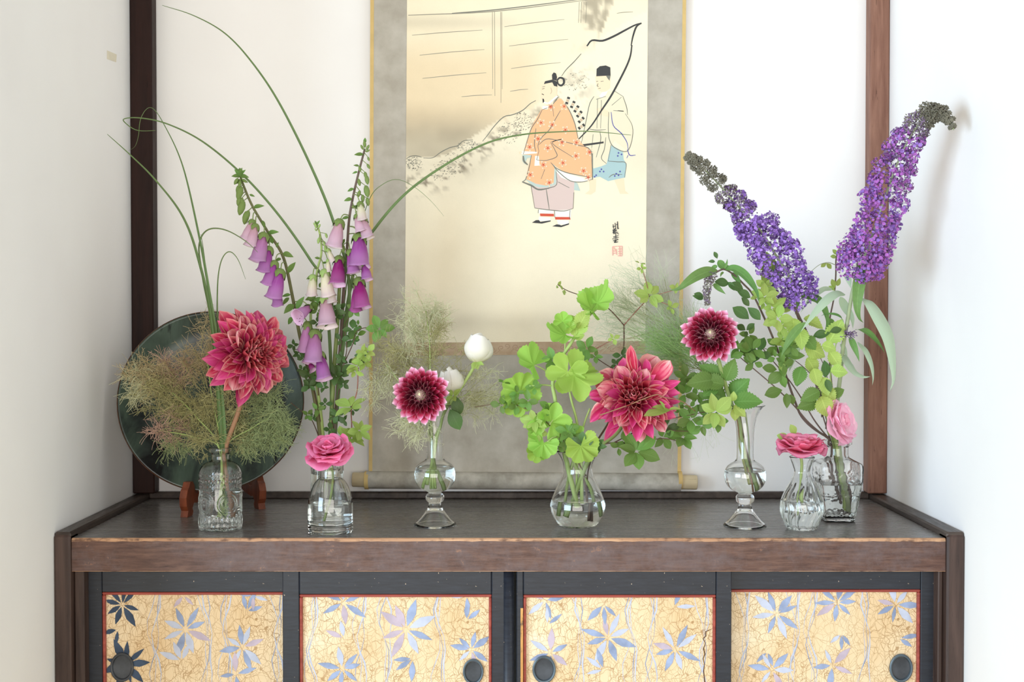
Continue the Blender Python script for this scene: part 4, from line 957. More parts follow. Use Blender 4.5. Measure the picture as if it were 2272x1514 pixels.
stem(t, spl([c + Vector((-.02, .02, -.012)), vpt(536, 885, .085), vpt(505, 985, .085), vpt(500, 1040, .085), vpt(512, 1148, .085)]), .0042, .0034, S_TAN)
t = thing('red_dahlia', 'large open red dahlia with tattered cream-streaked petals among geranium leaves', 'dahlia', vpt(1270, 1130, .11))
c = vpt(1406, 884, .075); dahlia_loose(t, c, (-.10, -.93, .34), 102 * sc7, 100, 11)
for x0, y0, x1, y1, mi, nx, wk, yb in ((1412, 845, 1402, 766, 5, -.4, .72, .085), (1430, 850, 1436, 796, 3, .2, .8, .08), (1440, 852, 1486, 798, 4, .2, 1.0, .075), (1445, 868, 1510, 846, 1, .1, .8, .07), (1450, 888, 1510, 892, 1, .1, .8, .075), (1385, 915, 1342, 972, 6, -.2, .7, .06), (1350, 870, 1304, 876, 3, -.3, .8, .085), (1415, 925, 1420, 984, 4, 0, .8, .07), (1440, 915, 1474, 962, 4, .2, .8, .07), (1350, 900, 1308, 938, 1, -.2, .8, .085)):
    p, q = vpt(x0, y0, .08), vpt(x1, y1, yb); L = (q - p).length * 1.0; place(RED_S[mi], 'petal', t, orient(p, q - p, (nx, -1, .15), L * wk, L, L * wk))
stem(t, spl([c + Vector((-.003, .03, -.02)), vpt(1368, 962, .10), vpt(1312, 1014, .11), vpt(1286, 1070, .112), vpt(1262, 1140, .112)]), .0042, .0038, S_GRN)
t = thing('burgundy_dahlia', 'burgundy dahlia with white petal tips in the footed vase before the scroll', 'dahlia', vpt(975, 1080, .116))
c = vpt(933, 877, .044); dahlia_formal(t, c, (-.14, -.96, .15), 68 * SC(.044), 80, 3)
stem(t, spl([c + Vector((.003, .016, .004)), vpt(948, 884, .085), vpt(954, 896, .108), vpt(956, 950, .114), vpt(960, 1000, .116), vpt(966, 1040, .116), vpt(984, 1082, .118)]), .0032, .0026, S_GRN)
t = thing('burgundy_dahlia', 'burgundy dahlia with white petal tips on a leafy stem below the purple spikes', 'dahlia', vpt(1678, 1085, .108))
c = vpt(1576, 742, .07); dahlia_formal(t, c, (-.20, -.90, .30), 68 * SC(.07), 80, 8)
stem(t, spl([c + Vector((.006, .02, -.012)), vpt(1596, 806, .085), vpt(1612, 862, .1), vpt(1640, 950, .106), vpt(1658, 1030, .108), vpt(1676, 1084, .108)]), .0036, .0028, S_GRN)
stem(t, spl([vpt(1608, 905, .10), vpt(1640, 965, .106), vpt(1655, 1020, .107), vpt(1668, 1085, .106)]), .0013, .0012, S_TAN, 'twig'); stem(t, spl([vpt(1640, 912, .115), vpt(1650, 970, .112), vpt(1664, 1030, .112), vpt(1684, 1080, .112)]), .0016, .0014, S_PUR, 'twig'); stem(t, spl([vpt(1654, 915, .12), vpt(1662, 975, .115), vpt(1666, 1030, .115), vpt(1672, 1086, .114)]), .0014, .0013, S_GRY, 'twig')
for x, y, dx, dy, L, k_ in ((760, 560, .55, -.8, 330, 'ser'), (800, 610, .95, -.15, 330, 'ser'), (700, 590, -.9, -.55, 330, 'ser'), (690, 400, -.95, -.25, 300, 'ser'), (650, 330, -.8, -.6, 300, 'ser'), (700, 350, .35, -.95, 280, 'ser'), (790, 600, .1, -.9, 120, 'yel'), (800, 650, .55, .5, 190, 'yel'), (810, 680, .1, .9, 150, 'yel'), (600, 420, -.6, .3, 220, 'ser'), (560, 340, -1, .1, 330, 'ser')):
    leaf_at(t, k_, P(*KC(x, y), .058 if y > 590 and x > 770 else .095 + RND.uniform(-.012, .02)), Vector((dx, RND.uniform(-.5, .1), -dy)), Vector((-.1, -1, .35)) + rv(.25), L * KC.o[2] * SC(.1))

# ------------------------------------------------------------------ roses and buds
def rose_petal(name, mat, w, curl, roll, ruf, seed, cupw=.9):
    r = random.Random(seed); p1 = r.uniform(0, 6)
    def fn(u, v):
        a = (u - .5) * 2.0 * cupw; ww = w * (v ** .5) * (1 - .35 * max(0, v - .75) / .25 * abs(2 * u - 1) ** 2); k = max(0, v - .72) / .28
        return Vector((sin(a) * ww / max(.4, sin(cupw)), v - .10 * k * k, (1 - cos(a)) * ww * .9 + curl * sin(v * pi * .55) - roll * k * k + ruf * k * sin(u * 11 + p1) - curl))
    b = MB(); b.grid(fn, 10, 8); return b.mesh(name, mat)
def rose_kit(key, mat, ruf=.05): return [rose_petal('petal_' + key, mat, .80, -.14, .14, ruf, i) for i in range(3)] + [rose_petal('petal_' + key + '_tight', mat, .42, -.22, -.05, ruf * .6, 7, 1.2)]
PK1 = m_petal('pink_rose_petal', [(0, (214, 58, 108)), (.6, (228, 92, 142)), (1, (240, 140, 184))], ((244, 170, 200), .3), None, .12, .28, nstreak=4)
PK2 = m_petal('deep_pink_rose_petal', [(0, (222, 84, 126)), (.6, (236, 124, 160)), (.93, (244, 158, 188)), (1, (206, 84, 130))], ((232, 150, 170), .3), None, .12, .28, nstreak=4)
PK3 = m_petal('pale_pink_rose_petal', [(0, (253, 236, 240)), (.55, (252, 222, 234)), (1, (248, 184, 212))], ((253, 228, 236), .4), None, .06, .3, nstreak=4)
WH = m_petal('white_rose_petal', [(0, (226, 222, 180)), (.3, (240, 236, 222)), (1, (244, 242, 236))], None, None, .03, .3)
KIT = {'p1': rose_kit('pink', PK1), 'p2': rose_kit('deep', PK2), 'p3': rose_kit('pale', PK3), 'w': rose_kit('white', WH, .02)}
def rose(parent, kit, c, axis, R, rings, seed):
    """rings: (count, tilt of the petals from the axis, petal length / R, base distance / R, tight)"""
    r = random.Random(seed); ax, e1, e2 = basis(axis); a0 = 0
    for n_, th, L, r0, tight in rings:
        a0 += .9
        for k in range(n_):
            a = a0 + 2 * pi * k / n_ + r.uniform(-.18, .18); rad = e1 * cos(a) + e2 * sin(a); t_ = th + r.uniform(-.09, .09)
            d = ax * cos(t_) + rad * sin(t_); n = -rad * cos(t_) + ax * sin(t_); LL = L * R * r.uniform(.92, 1.08)
            place(KIT[kit][3] if tight else r.choice(KIT[kit][:3]), 'petal', parent, orient(c + rad * r0 * R, d, n, LL * r.uniform(.95, 1.1), LL, LL))
OPEN = [(2, .10, .78, .03, 1), (3, .22, .86, .06, 1), (4, .40, .94, .08, 0), (4, .60, 1.0, .10, 0), (5, .84, 1.06, .10, 0), (5, 1.10, 1.08, .10, 0), (5, 1.36, 1.02, .10, 0)]
t = thing('pink_rose', 'bright pink rose resting on the rim of the faceted bottle', 'rose', vpt(742, 1150, .05))
c = vpt(731, 1014, .05); rose(t, 'p1', c, (-.02, -.50, .86), 47 * SC(.05), OPEN, 2)
stem(t, spl([c, vpt(738, 1050, .05), vpt(736, 1090, .05), vpt(722, 1155, .05)]), .0022, .0018, S_GRN)
for d in ((-1, -.4, -.15), (1, -.5, .0), (.2, -.9, -.25), (-.5, .5, 0)): leaf_at(t, 'lim', c + Vector((0, -.002, .001)), d, (0, -.3, 1), 22 * SC(.05) * 1.2, 'sepal')
stem(t, spl([vpt(742, 1034, .03), vpt(755, 1015, .025), vpt(766, 1000, .03)]), .0009, .0008, S_BRN, 'twig')
t = thing('pink_rose', 'deep pink flat topped rose in the small wavy bud vase', 'rose', vpt(1776, 1140, .082))
c = vpt(1776, 1009, .082); rose(t, 'p2', c, (.02, -.13, .99), 50 * SC(.08), OPEN, 5)
stem(t, spl([c, vpt(1779, 1030, .082), vpt(1777, 1060, .082), vpt(1772, 1140, .082)]), .0024, .002, S_LGT)
leaf_at(t, 'lim', vpt(1770, 985, .10), (-.35, 0, .9), (0, -1, .2), .022, 'sepal'); leaf_at(t, 'lim', vpt(1752, 975, .10), (-.9, 0, .4), (0, -1, .5), .02, 'sepal'); leaf_at(t, 'lim', vpt(1765, 965, .1), (-.3, -.3, .6), (0, -1, .2), .018, 'sepal')
t = thing('pink_rose', 'pale pink rose leaning right over the neck of the cut glass decanter', 'rose', vpt(1866, 1120, .16))
c = vpt(1842, 942, .12); rose(t, 'p3', c, (.72, -.60, .30), 50 * SC(.12), [(3, .12, .80, .03, 1), (4, .25, .9, .06, 1), (4, .42, 1.0, .08, 0), (5, .60, 1.08, .10, 0), (5, .84, 1.1, .10, 0), (5, 1.1, 1.05, .1, 0)], 6)
stem(t, spl([c, vpt(1850, 968, .15), vpt(1858, 1000, .16), vpt(1866, 1060, .16), vpt(1872, 1130, .16)]), .003, .0026, S_LGT)
for px, dx in ((1838, -.25), (1852, .1), (1830, -.45)): leaf_at(t, 'lim', vpt(1848, 945, .115), (dx, -.15, -1), (0, -1, 0), .016, 'sepal')
def bud_petal(name, mat, w, B, seed):
    def fn(u, v):
        a = (u - .5) * 2.3; ww = w * (sin(pi * min(1, .12 + v * .78))) ** .6
        tipc = .10 * max(0, v - .82) / .18 * (1 if seed == 1 else -.3)
        return Vector((sin(a) * ww, v - .06 * (2 * u - 1) ** 2 * v, (1 - cos(a)) * ww - B * sin(pi * (.08 + v * .86)) - tipc + .012 * sin(u * 9 + seed * 2) * v))
    b = MB(); b.grid(fn, 10, 10); return b.mesh(name, mat)
KIT['w'] = [bud_petal('petal_white', WH, .46, .42, i) for i in range(3)] + [bud_petal('petal_white_tight', WH, .36, .30, 5)]
BUDR = [(2, .0, 1.28, .0, 1), (3, .0, 1.24, .04, 1), (3, .04, 1.22, .07, 0), (3, .10, 1.16, .10, 0), (3, .20, 1.06, .10, 0)]
t = thing('white_rose', 'white rose bud held up on a green stem right of the burgundy dahlia', 'rose', vpt(960, 1070, .12))
c = vpt(1058, 802, .12); rose(t, 'w', c, (.10, -.12, .98), 48 * SC(.12), BUDR, 3)
stem(t, spl([c, vpt(1046, 824, .12), vpt(1020, 868, .12), vpt(985, 930, .118), vpt(965, 985, .117), vpt(952, 1070, .116)]), .0026, .0022, S_LGT)
for dx, dz in ((-.55, -.7), (.75, -.35), (.1, -.9), (-.3, -.9)): leaf_at(t, 'lim', c + Vector((0, -.008, 0)), (dx, -.25, dz), (0, -1, .2), .013, 'sepal')
leaf_at(t, 'drk', vpt(998, 908, .095), (.35, -.2, -.7), (0, -1, .1), .035); leaf_at(t, 'drk', vpt(1012, 880, .1), (.1, -.2, -.8), (0, -1, .1), .03)
t = thing('white_rose', 'white rose bud half hidden behind the burgundy dahlia in the footed vase', 'rose', vpt(955, 1060, .12))
c = vpt(1002, 872, .125); rose(t, 'w', c, (-.10, -.10, .98), 44 * SC(.12), BUDR, 9)
stem(t, spl([c, vpt(990, 910, .122), vpt(970, 970, .118), vpt(962, 1020, .116), vpt(944, 1075, .116)]), .0024, .002, S_LGT)
# ------------------------------------------------------------------ foxgloves
def bell_mesh(name, outer, inner):
    prof = [(.08, 0), (.13, .05), (.15, .12), (.165, .25), (.20, .42), (.235, .60), (.25, .74), (.252, .85), (.275, .94), (.315, 1.0)]
    n = 18; b = MB(); V = []; U = []
    for (r, y) in prof:
        for j in range(n):
            a = 2 * pi * j / n; k = max(0, y - .8) / .2; lob = 1 + .07 * k * cos(5 * a); ex = .13 * k * max(0, sin(a)) ** 2
            V.append((r * cos(a) * lob, y + ex, r * sin(a) * lob + .10 * k * max(0, sin(a)))); U.append((j / n, y))
    m = len(prof); Fs = [(i * n + j, i * n + (j + 1) % n, (i + 1) * n + (j + 1) % n, (i + 1) * n + j) for i in range(m - 1) for j in range(n)]
    b.add(V, Fs, 0, U); b.add([(x * .955, y - .004, z * .955) for x, y, z in V], [f[::-1] for f in Fs], 1, U)
    o = (m - 1) * n; T_ = len(V); b.f += [(o + j, o + (j + 1) % n, T_ + o + (j + 1) % n, T_ + o + j) for j in range(n)]; b.m += [1] * n
    return b.mesh(name, [outer, inner])
def m_throat(name, c, spot=True):
    n = N(name); u, v = n.uv(); col = n.mix(v, lin((236, 214, 226)), lin(c))
    if spot:
        vo = n.new('ShaderNodeTexVoronoi'); vo.inputs['Scale'].default_value = 1.0; cv = n.new('ShaderNodeCombineXYZ'); n.l(n.math('MULTIPLY', u, 22), cv.inputs[0]); n.l(n.math('MULTIPLY', v, 13), cv.inputs[1]); n.l(cv.outputs[0], vo.inputs['Vector'])
        s = n.math('MULTIPLY', n.math('LESS_THAN', vo.outputs['Distance'], .26), n.math('MULTIPLY', n.math('LESS_THAN', n.math('ABSOLUTE', n.math('SUBTRACT', u, .25)), .2), n.math('GREATER_THAN', v, .45)))
        col = n.mix(s, col, lin((84, 24, 60)))
    n.bsdf(col, .6, .2); return n.m
TH_P = m_throat('foxglove_throat_pink', (214, 178, 206)); TH_W = m_throat('foxglove_throat_cream', (232, 216, 214))
def m_bell(name, a, b_, c_): return m_petal(name, [(0, a), (.5, b_), (1, c_)], (tuple(min(255, int(x * .85 + 45)) for x in b_), .35), None, .08, .3, nstreak=12)
BELLS = {'pur': bell_mesh('bell_purple', m_bell('foxglove_purple', (150, 60, 140), (168, 84, 164), (196, 140, 196)), TH_P),
         'mag': bell_mesh('bell_magenta', m_bell('foxglove_magenta', (140, 34, 110), (156, 40, 122), (186, 104, 166)), TH_P),
         'lil': bell_mesh('bell_lilac', m_bell('foxglove_lilac', (180, 120, 150), (192, 130, 182), (206, 160, 204)), TH_P),
         'pnk': bell_mesh('bell_pink', m_bell('foxglove_pink', (196, 160, 150), (206, 166, 184), (224, 196, 212)), TH_W),
         'crm': bell_mesh('bell_cream', m_bell('foxglove_cream', (206, 212, 160), (228, 224, 196), (232, 214, 216)), TH_W)}
M_CAL = m_plain('foxglove_calyx', (116, 136, 74), .6, .25, .15); M_CALL = m_plain('foxglove_calyx_pale', (150, 176, 104), .6, .25, .12)
def calyx_mesh(m):
    b = MB(); b.lathe([(0, -.06), (.10, -.05), (.17, .02), (.20, .10), (.205, .16)], 12)
    b.v = [(x, z, y) for x, y, z in b.v]
    for k in range(5):
        a = 2 * pi * k / 5; b.grid(lambda u, v: Vector(((.205 + .02 * v) * cos(a + (u - .5) * 1.1 * (1 - v * .85)), .10 + .20 * v, (.205 + .02 * v) * sin(a + (u - .5) * 1.1 * (1 - v * .85)))), 2, 3)
    return b.mesh('calyx', m)
def budm(m0):
    b = MB(); b.lathe([(0, 0), (.14, .05), (.24, .25), (.27, .5), (.20, .78), (.08, .95), (0, 1)], 12); b.v = [(x, z, y) for x, y, z in b.v]
    return b.mesh('bud', m0)
CAL = {'d': calyx_mesh(M_CAL), 'p': calyx_mesh(M_CALL)}; BUD = {'d': budm(M_CAL), 'p': budm(M_CALL)}
def foxglove(label, base, pts, Y0, Y1, bells, buds, bracts, r0, r1, smat, pale=False, fr=KX):
    c = 'p' if pale else 'd'; t = thing('foxglove', label, 'foxglove', base, 'foxglove stems')
    sp = path(fr, pts, Y0, Y1, 8); stem(t, sp, r0, r1, smat)
    def near(p): return min(sp, key=lambda q: (q - p).length)
    for f, x0, y0, x1, y1, key, tv, wd in bells:
        Yb = Y1 - .012 - RND.uniform(0, .008); p = P(*f(x0, y0), Yb); q = P(*f(x1, y1), Yb); L = (q - p).length; d = (q - p) + Vector((0, -tv * L, 0))
        L = d.length; n = Vector((0, -1, -.25)) if tv < .5 else Vector((0, -.6, -1)); M = orient(p, d, n, L * wd, L, L * wd)
        o = place(BELLS[key], 'bell', t, M); place(CAL[c], 'calyx', o, M)
        s0 = near(p + Vector((0, 0, .012))); stem(t, spl([s0, s0.lerp(p, .6) + Vector((0, -.004, .006)), p], 4), .0009, .0009, S_GRN, 'pedicel', 5)
    for x0, y0, x1, y1 in buds:
        p = P(*fr(x0, y0), Y1 - .006); q = P(*fr(x1, y1), Y1 - .008); L = (q - p).length
        place(BUD[c], 'bud', t, orient(p, q - p, TOCAM, L * .9, L, L * .9))
        s0 = near(p + Vector((0, 0, .004))); b = MB(); b.tube([s0, p + (q - p) * .05], .0007, 4); b.build('pedicel', S_GRN, t)
    for x, y, dx, dy, L in bracts: leaf_at(t, 'fox', P(*fr(x, y), Y1 - .003), (dx, RND.uniform(-.5, .2), -dy), (0, -1, .4), L * fr.o[2] * SC(Y1), 'bract')
    return t
Yv = .205
E = KE; X = KX
foxglove('left foxglove bending left, its purple bells hanging along the upper stem', vpt(722, 1110, Yv), [(165, 345), (200, 440), (255, 565), (360, 740), (470, 920), (540, 1230), (585, 1470), (650, 1720), (720, 2100), (760, 2600)][::-1], Yv, .17,
    [(X, 255, 660, 210, 790, 'pnk', .15, 1.0), (X, 275, 690, 245, 840, 'pnk', .2, 1.05), (X, 335, 755, 300, 945, 'lil', .25, 1.05), (X, 370, 850, 340, 1020, 'pur', .2, 1.05), (X, 412, 950, 365, 1110, 'pur', .2, 1.0), (X, 450, 1010, 412, 1205, 'pur', .25, 1.05), (X, 425, 1090, 432, 1255, 'pur', .1, .85), (X, 655, 1270, 590, 1330, 'lil', 1.5, 1.05),
     (E, 180, 320, 155, 580, 'lil', .15, .85), (E, 250, 400, 245, 690, 'lil', .35, 1.05), (E, 290, 600, 350, 840, 'pur', .4, .95), (E, 190, 690, 240, 760, 'mag', .5, 1.2)],
    [(155, 415, 148, 480), (175, 420, 150, 520), (165, 490, 150, 560), (190, 520, 160, 625), (180, 500, 178, 560), (215, 595, 195, 690), (225, 590, 210, 660), (150, 365, 125, 410), (185, 375, 215, 395), (168, 380, 160, 430), (340, 770, 335, 730)],
    [(165, 345, -.1, -1, 60), (165, 345, .6, -.7, 55), (165, 345, -.6, -.8, 55), (165, 350, -.9, -.1, 55), (165, 350, .95, 0, 60), (165, 350, .2, -.9, 60), (165, 350, -.3, -.9, 50), (175, 375, .9, .3, 50), (175, 375, -.9, .5, 50), (230, 480, .9, .2, 40), (260, 570, .95, -.25, 75), (320, 660, .4, .9, 60), (360, 750, .95, -.2, 80), (375, 770, .3, .9, 60), (420, 850, .3, -.9, 40), (465, 890, .9, .2, 75), (455, 930, -.8, .1, 45), (500, 1030, .5, -.9, 95), (520, 1180, -.9, .1, 60), (510, 1200, -.6, .6, 70), (560, 1280, .5, -.9, 100), (545, 1250, -.7, .5, 90), (540, 1340, -.6, .5, 70)], .0042, .0018, S_FOX)
foxglove('tall right foxglove with pink and magenta bells beside the scroll edge', vpt(735, 1110, Yv), [(1038, 165), (1000, 310), (960, 480), (930, 650), (915, 860), (900, 1040), (885, 1250), (875, 1450), (855, 1750), (830, 2150), (790, 2600)][::-1], Yv, .18,
    [(X, 1005, 535, 1025, 665, 'crm', .25, 1.0), (X, 985, 620, 1020, 745, 'pnk', .3, 1.1), (X, 1020, 640, 1065, 785, 'pnk', .25, 1.05), (X, 865, 660, 830, 845, 'pnk', .2, 1.05), (X, 1000, 760, 1010, 985, 'pur', .3, 1.1), (X, 1030, 800, 1035, 900, 'pur', .1, 1.0), (X, 935, 870, 965, 1025, 'pur', .2, 1.0), (X, 1035, 960, 1060, 1075, 'pur', .35, 1.15), (X, 860, 920, 858, 1110, 'mag', .45, .95), (X, 995, 1070, 1030, 1270, 'mag', .3, 1.0), (X, 985, 1100, 980, 1290, 'mag', .1, .8), (X, 1005, 770, 1000, 830, 'pnk', .1, 1.0)],
    [(1040, 150, 1035, 100), (1050, 165, 1070, 130), (1030, 165, 1010, 130), (1045, 180, 1075, 165), (1060, 215, 1070, 245), (1055, 265, 1075, 300), (1040, 320, 1050, 370), (1050, 345, 1060, 410), (1045, 415, 1062, 500), (995, 370, 1005, 420), (1005, 450, 990, 500), (1025, 480, 1025, 535), (960, 550, 955, 580), (885, 830, 890, 890), (1000, 280, 1010, 320), (1055, 500, 1065, 560)],
    [(1030, 200, -.9, -.1, 65), (1000, 280, -.8, -.2, 40), (990, 320, -.9, .2, 40), (965, 440, -.7, .1, 60), (950, 510, -.9, .1, 55), (930, 640, -.9, .0, 60), (1010, 780, -.9, .2, 60), (900, 790, -.5, .8, 50), (960, 560, .8, .3, 45), (970, 600, .8, .2, 40), (860, 920, -.8, .2, 60), (870, 930, .9, .2, 55), (1040, 120, 0, -1, 40), (1000, 800, .9, -.3, 50)], .0042, .0017, S_PUR)
foxglove('short pale foxglove between the others, with cream bells and green buds', vpt(728, 1110, Yv), [(705, 690), (730, 780), (735, 900), (705, 1010), (692, 1180), (660, 1330), (690, 1700), (740, 2100), (775, 2600)][::-1], Yv, .175,
    [(X, 675, 1045, 670, 1185, 'crm', .1, 1.0), (X, 755, 1010, 790, 1190, 'crm', .15, 1.0), (X, 785, 1110, 812, 1235, 'crm', .2, 1.0), (X, 765, 1200, 790, 1400, 'pnk', .4, 1.1), (X, 780, 935, 787, 1015, 'crm', .05, .95), (X, 780, 860, 815, 945, 'crm', .05, .9)],
    [(700, 715, 690, 680), (712, 715, 728, 685), (700, 735, 690, 715), (765, 750, 775, 785), (720, 780, 712, 825), (750, 805, 765, 845), (760, 840, 770, 885), (695, 700, 680, 675)],
    [(705, 690, -.5, -.9, 35), (705, 690, .5, -.9, 35), (740, 960, .9, -.2, 40), (725, 930, -.8, -.3, 45), (690, 1050, -.9, .2, 60), (690, 1200, -.9, .1, 80), (700, 1240, .7, -.5, 70), (720, 1130, .4, -.6, 60)], .0036, .0016, S_LGT, True)
stem(bpy.data.objects['foxglove.001'], path(KX, [(780, 2600), (800, 2150), (825, 1700), (850, 1350), (862, 1120)], Yv, .19), .0042, .003, S_GRN, 'stem')

# ------------------------------------------------------------------ whorled green twigs in the foxglove cylinder
t = thing('leafy_twig', 'shade-darkened green whorled twig climbing among the foxglove stems', 'twig', vpt(720, 1100, Yv))
stem(t, path(E, [(330, 1900), (310, 1500), (225, 1240), (160, 1180), (20, 1065)], Yv, .19), .0013, .0006, S_BRN)
stem(t, path(E, [(350, 1900), (330, 1400), (260, 1070), (230, 930), (180, 800), (130, 600), (60, 570)], Yv, .18), .0015, .0006, S_BRN)
stem(t, path(E, [(370, 1900), (400, 1300), (480, 930), (490, 830), (545, 560), (520, 360), (580, 250)], Yv, .165), .0015, .0006, S_BRN)
stem(t, path(E, [(470, 850), (520, 700), (600, 520), (640, 400), (750, 365), (830, 400)], .17, .15), .001, .0006, S_BRN)
stem(t, path(E, [(280, 1000), (265, 700), (280, 400), (300, 300), (290, 120)], .19, .17), .001, .0005, S_BRN)
for x, y, r, k_ in ((480, 190, 75, 'drk'), (440, 210, 80, 'drk'), (445, 270, 60, 'drk'), (610, 190, 80, 'mid'), (630, 140, 55, 'mid'), (600, 385, 85, 'drk'), (640, 440, 75, 'mid'), (650, 345, 55, 'mid'), (590, 480, 70, 'drk'), (490, 480, 65, 'drk'), (270, 320, 60, 'drk'), (320, 350, 60, 'drk'), (270, 215, 70, 'mid'), (240, 120, 60, 'mid'), (50, 530, 60, 'drk'), (95, 610, 60, 'drk'), (145, 650, 60, 'drk'), (130, 760, 45, 'drk'), (200, 830, 95, 'drk'), (190, 910, 80, 'drk'), (270, 860, 75, 'drk'), (330, 925, 65, 'drk'), (490, 790, 95, 'drk'), (440, 810, 90, 'drk'), (510, 890, 60, 'drk'), (560, 700, 70, 'drk'), (340, 1080, 60, 'drk'), (270, 1130, 70, 'mid'), (180, 1180, 55, 'mid'), (230, 1190, 55, 'drk'), (470, 1190, 85, 'drk'), (420, 1200, 60, 'drk'), (520, 1230, 65, 'drk'), (385, 1320, 65, 'drk'), (600, 1130, 60, 'drk'), (690, 640, 60, 'drk'), (500, 650, 60, 'drk'), (370, 830, 60, 'drk'), (170, 800, 60, 'drk')):
    whorl(t, k_, E, x, y, r, .165 + RND.uniform(-.01, .02), RND.choice([3, 4, 4, 5]))
whorl(t, 'mid', E, 850, 380, 120, .15, 6, (.1, -1, .3))
t = thing('leafy_twig', 'reddish twig with pale lime leaf whorls right of the foxgloves', 'twig', vpt(735, 1100, Yv))
stem(t, path(E, [(400, 1900), (480, 1520), (575, 1430), (590, 1250), (585, 1130), (640, 960), (650, 740)], Yv, .12), .0013, .0009, S_RED)
for x, y, r, n_, tl in ((640, 725, 130, 5, (-.5, -.6, .6)), (700, 690, 90, 5, (.3, -.8, .5)), (740, 590, 80, 5, None), (585, 1110, 140, 6, (-.3, -.5, .8)), (585, 1400, 145, 7, (.5, -.5, .7)), (660, 1330, 110, 6, (.6, -.7, .4)), (500, 1390, 90, 4, None), (690, 600, 80, 4, None), (620, 770, 80, 4, (0, -.6, -.4))):
    whorl(t, 'lim', E, x, y, r, .125 + RND.uniform(-.008, .008), n_, tl)

# ------------------------------------------------------------------ long grass blades
def gblade(label, pts, Y0, Y1, w, fr=KN, name='long_grass', nrm=(.25, -1, .35), twist=0.0):
    p = path(fr, pts, Y0, Y1, 8); t = tag(thing(name, label, 'grass', p[0], 'long green grass leaves'), kind='thing')
    blade('blade', L_GRS, t, p, w, nrm, .5, lambda v: min(1, (1.02 - v) ** .55) * min(1, .55 + v * 2), twist); return t
gblade('grass blade curling over itself at its tip above the plate', [(497, 1150), (500, 1000), (480, 760), (462, 640), (440, 520), (405, 370), (365, 280), (335, 238), (313, 262), (308, 300), (300, 325), (285, 335)], .085, .06, .0034, twist=1.0)
gblade('grass blade ending in a broken tip at far left by the wall', [(494, 1150), (492, 1000), (470, 720), (440, 575), (405, 480), (345, 400), (290, 345), (238, 298)], .087, .07, .0034)
gblade('short grass blade arching right just behind the red dahlia', [(498, 1150), (500, 1000), (484, 760), (482, 640), (490, 580), (508, 558), (528, 575), (545, 620)], .09, .08, .0026, twist=.8)
gblade('grass blade bending from the plate to behind the left foxglove', [(496, 1150), (496, 1000), (472, 740), (450, 620), (441, 545), (460, 510), (500, 510), (545, 535), (572, 560)], .092, .10, .003, twist=.6)
gblade('straight grass blade standing close to the tall bundle', [(499, 1150), (500, 1000), (480, 800), (464, 660), (452, 560), (446, 520)], .089, .08, .0026)
gblade('very long grass blade arching to the top left corner of the back wall', [(732, 1120), (755, 820), (775, 640), (742, 500), (690, 370), (620, 230), (560, 140), (500, 75), (430, 35), (360, 12)], .205, .13, .0036)
gblade('grass blade sweeping left and hooking back above the dark post', [(728, 1120), (735, 850), (720, 640), (690, 580), (620, 480), (540, 390), (450, 315), (370, 275), (310, 262), (275, 264), (280, 275), (305, 290), (345, 290)], .205, .12, .0032)
gblade('grass blade arching right across the painted robes', [(738, 1120), (752, 820), (790, 580), (830, 510), (900, 430), (990, 365), (1080, 318), (1160, 299), (1240, 293), (1310, 292), (1400, 300)], .205, .16, .0034)
gblade('hair thin grass blade arching over the grey scroll edge', [(736, 1120), (750, 820), (775, 590), (800, 500), (822, 437), (845, 412), (878, 398), (915, 412), (955, 445), (985, 480)], .205, .18, .0013)
# ------------------------------------------------------------------ feathery sprays
def smoke(label, base, mats, stems, blobs, r_f, name='smoke_bush_spray', cat='smoke bush', smat=None, seed=1, straight=0.0, lenr=(16, 46)):
    """stems: main paths; blobs: (x, y, rx, ry, count, Y, material, root x, root y) of fine threads, all in photo pixels."""
    r = random.Random(seed); t = thing(name, label, cat, base)
    for pts, a, c in stems: stem(t, pts, a, c, smat or S_LGT, 'stem', 6)
    b = MB(); tw = MB()
    for x, y, rx, ry, n_, Y, mi, rx0, ry0 in blobs:
        root = P(rx0, ry0, Y)
        hubs = []
        for k in range(max(5, n_ // 28)):
            a = r.uniform(0, 2 * pi); q = math.sqrt(r.random()) * .92; h = P(x + rx * q * cos(a), y + ry * q * sin(a), Y + r.uniform(-1, 1) * .5 * min(rx, ry) * SC(Y)); hubs.append((h, root))
            bp = spl([root.lerp(h, .25), root.lerp(h, .5) + Vector((r.uniform(-.012, .012), r.uniform(-.008, .008), r.uniform(-.004, .012))), h], 4)
            if not touches_vase(bp): tw.tube(bp, .00042, 3, 0, False)
        for k in range(n_):
            h, ro = r.choice(hubs); p0 = h.lerp(ro, r.random() ** 2.2 * .4) ; out = (h - ro).normalized()
            d = (out * (.45 + straight) + Vector((r.gauss(0, 1), r.gauss(0, .7), r.gauss(0, 1))) * (.8 - .5 * straight)).normalized(); L = r.uniform(*lenr) * SC(Y); pts = [p0]; m = 6
            cv = Vector((r.gauss(0, 1), r.gauss(0, 1), r.gauss(0, 1) - .25)) * (.42 * (1 - straight * .8))
            for q in range(m):
                d = (d + cv * .5 + Vector((r.gauss(0, 1), r.gauss(0, 1), r.gauss(0, 1))) * (.10 * (1 - straight))).normalized(); pts.append(pts[-1] + d * L / m)
            if touches_vase(pts): continue
            b.tube(pts, r_f, 3, mi, False)
            fk = [pts[3], pts[3] + (d + rv(.8)).normalized() * L * .3, pts[3] + (d + rv(.9)).normalized() * L * .45]
            if r.random() < .35 and not touches_vase(fk): b.tube(fk, r_f, 3, mi, False)
    tag(b.build('threads', mats, t), kind='stuff'); tag(tw.build('branchlets', smat or S_BRL, t), kind='stuff'); return t
S_BRL = m_plain('smoke_branchlet', (164, 164, 112), .7, .2, .15)
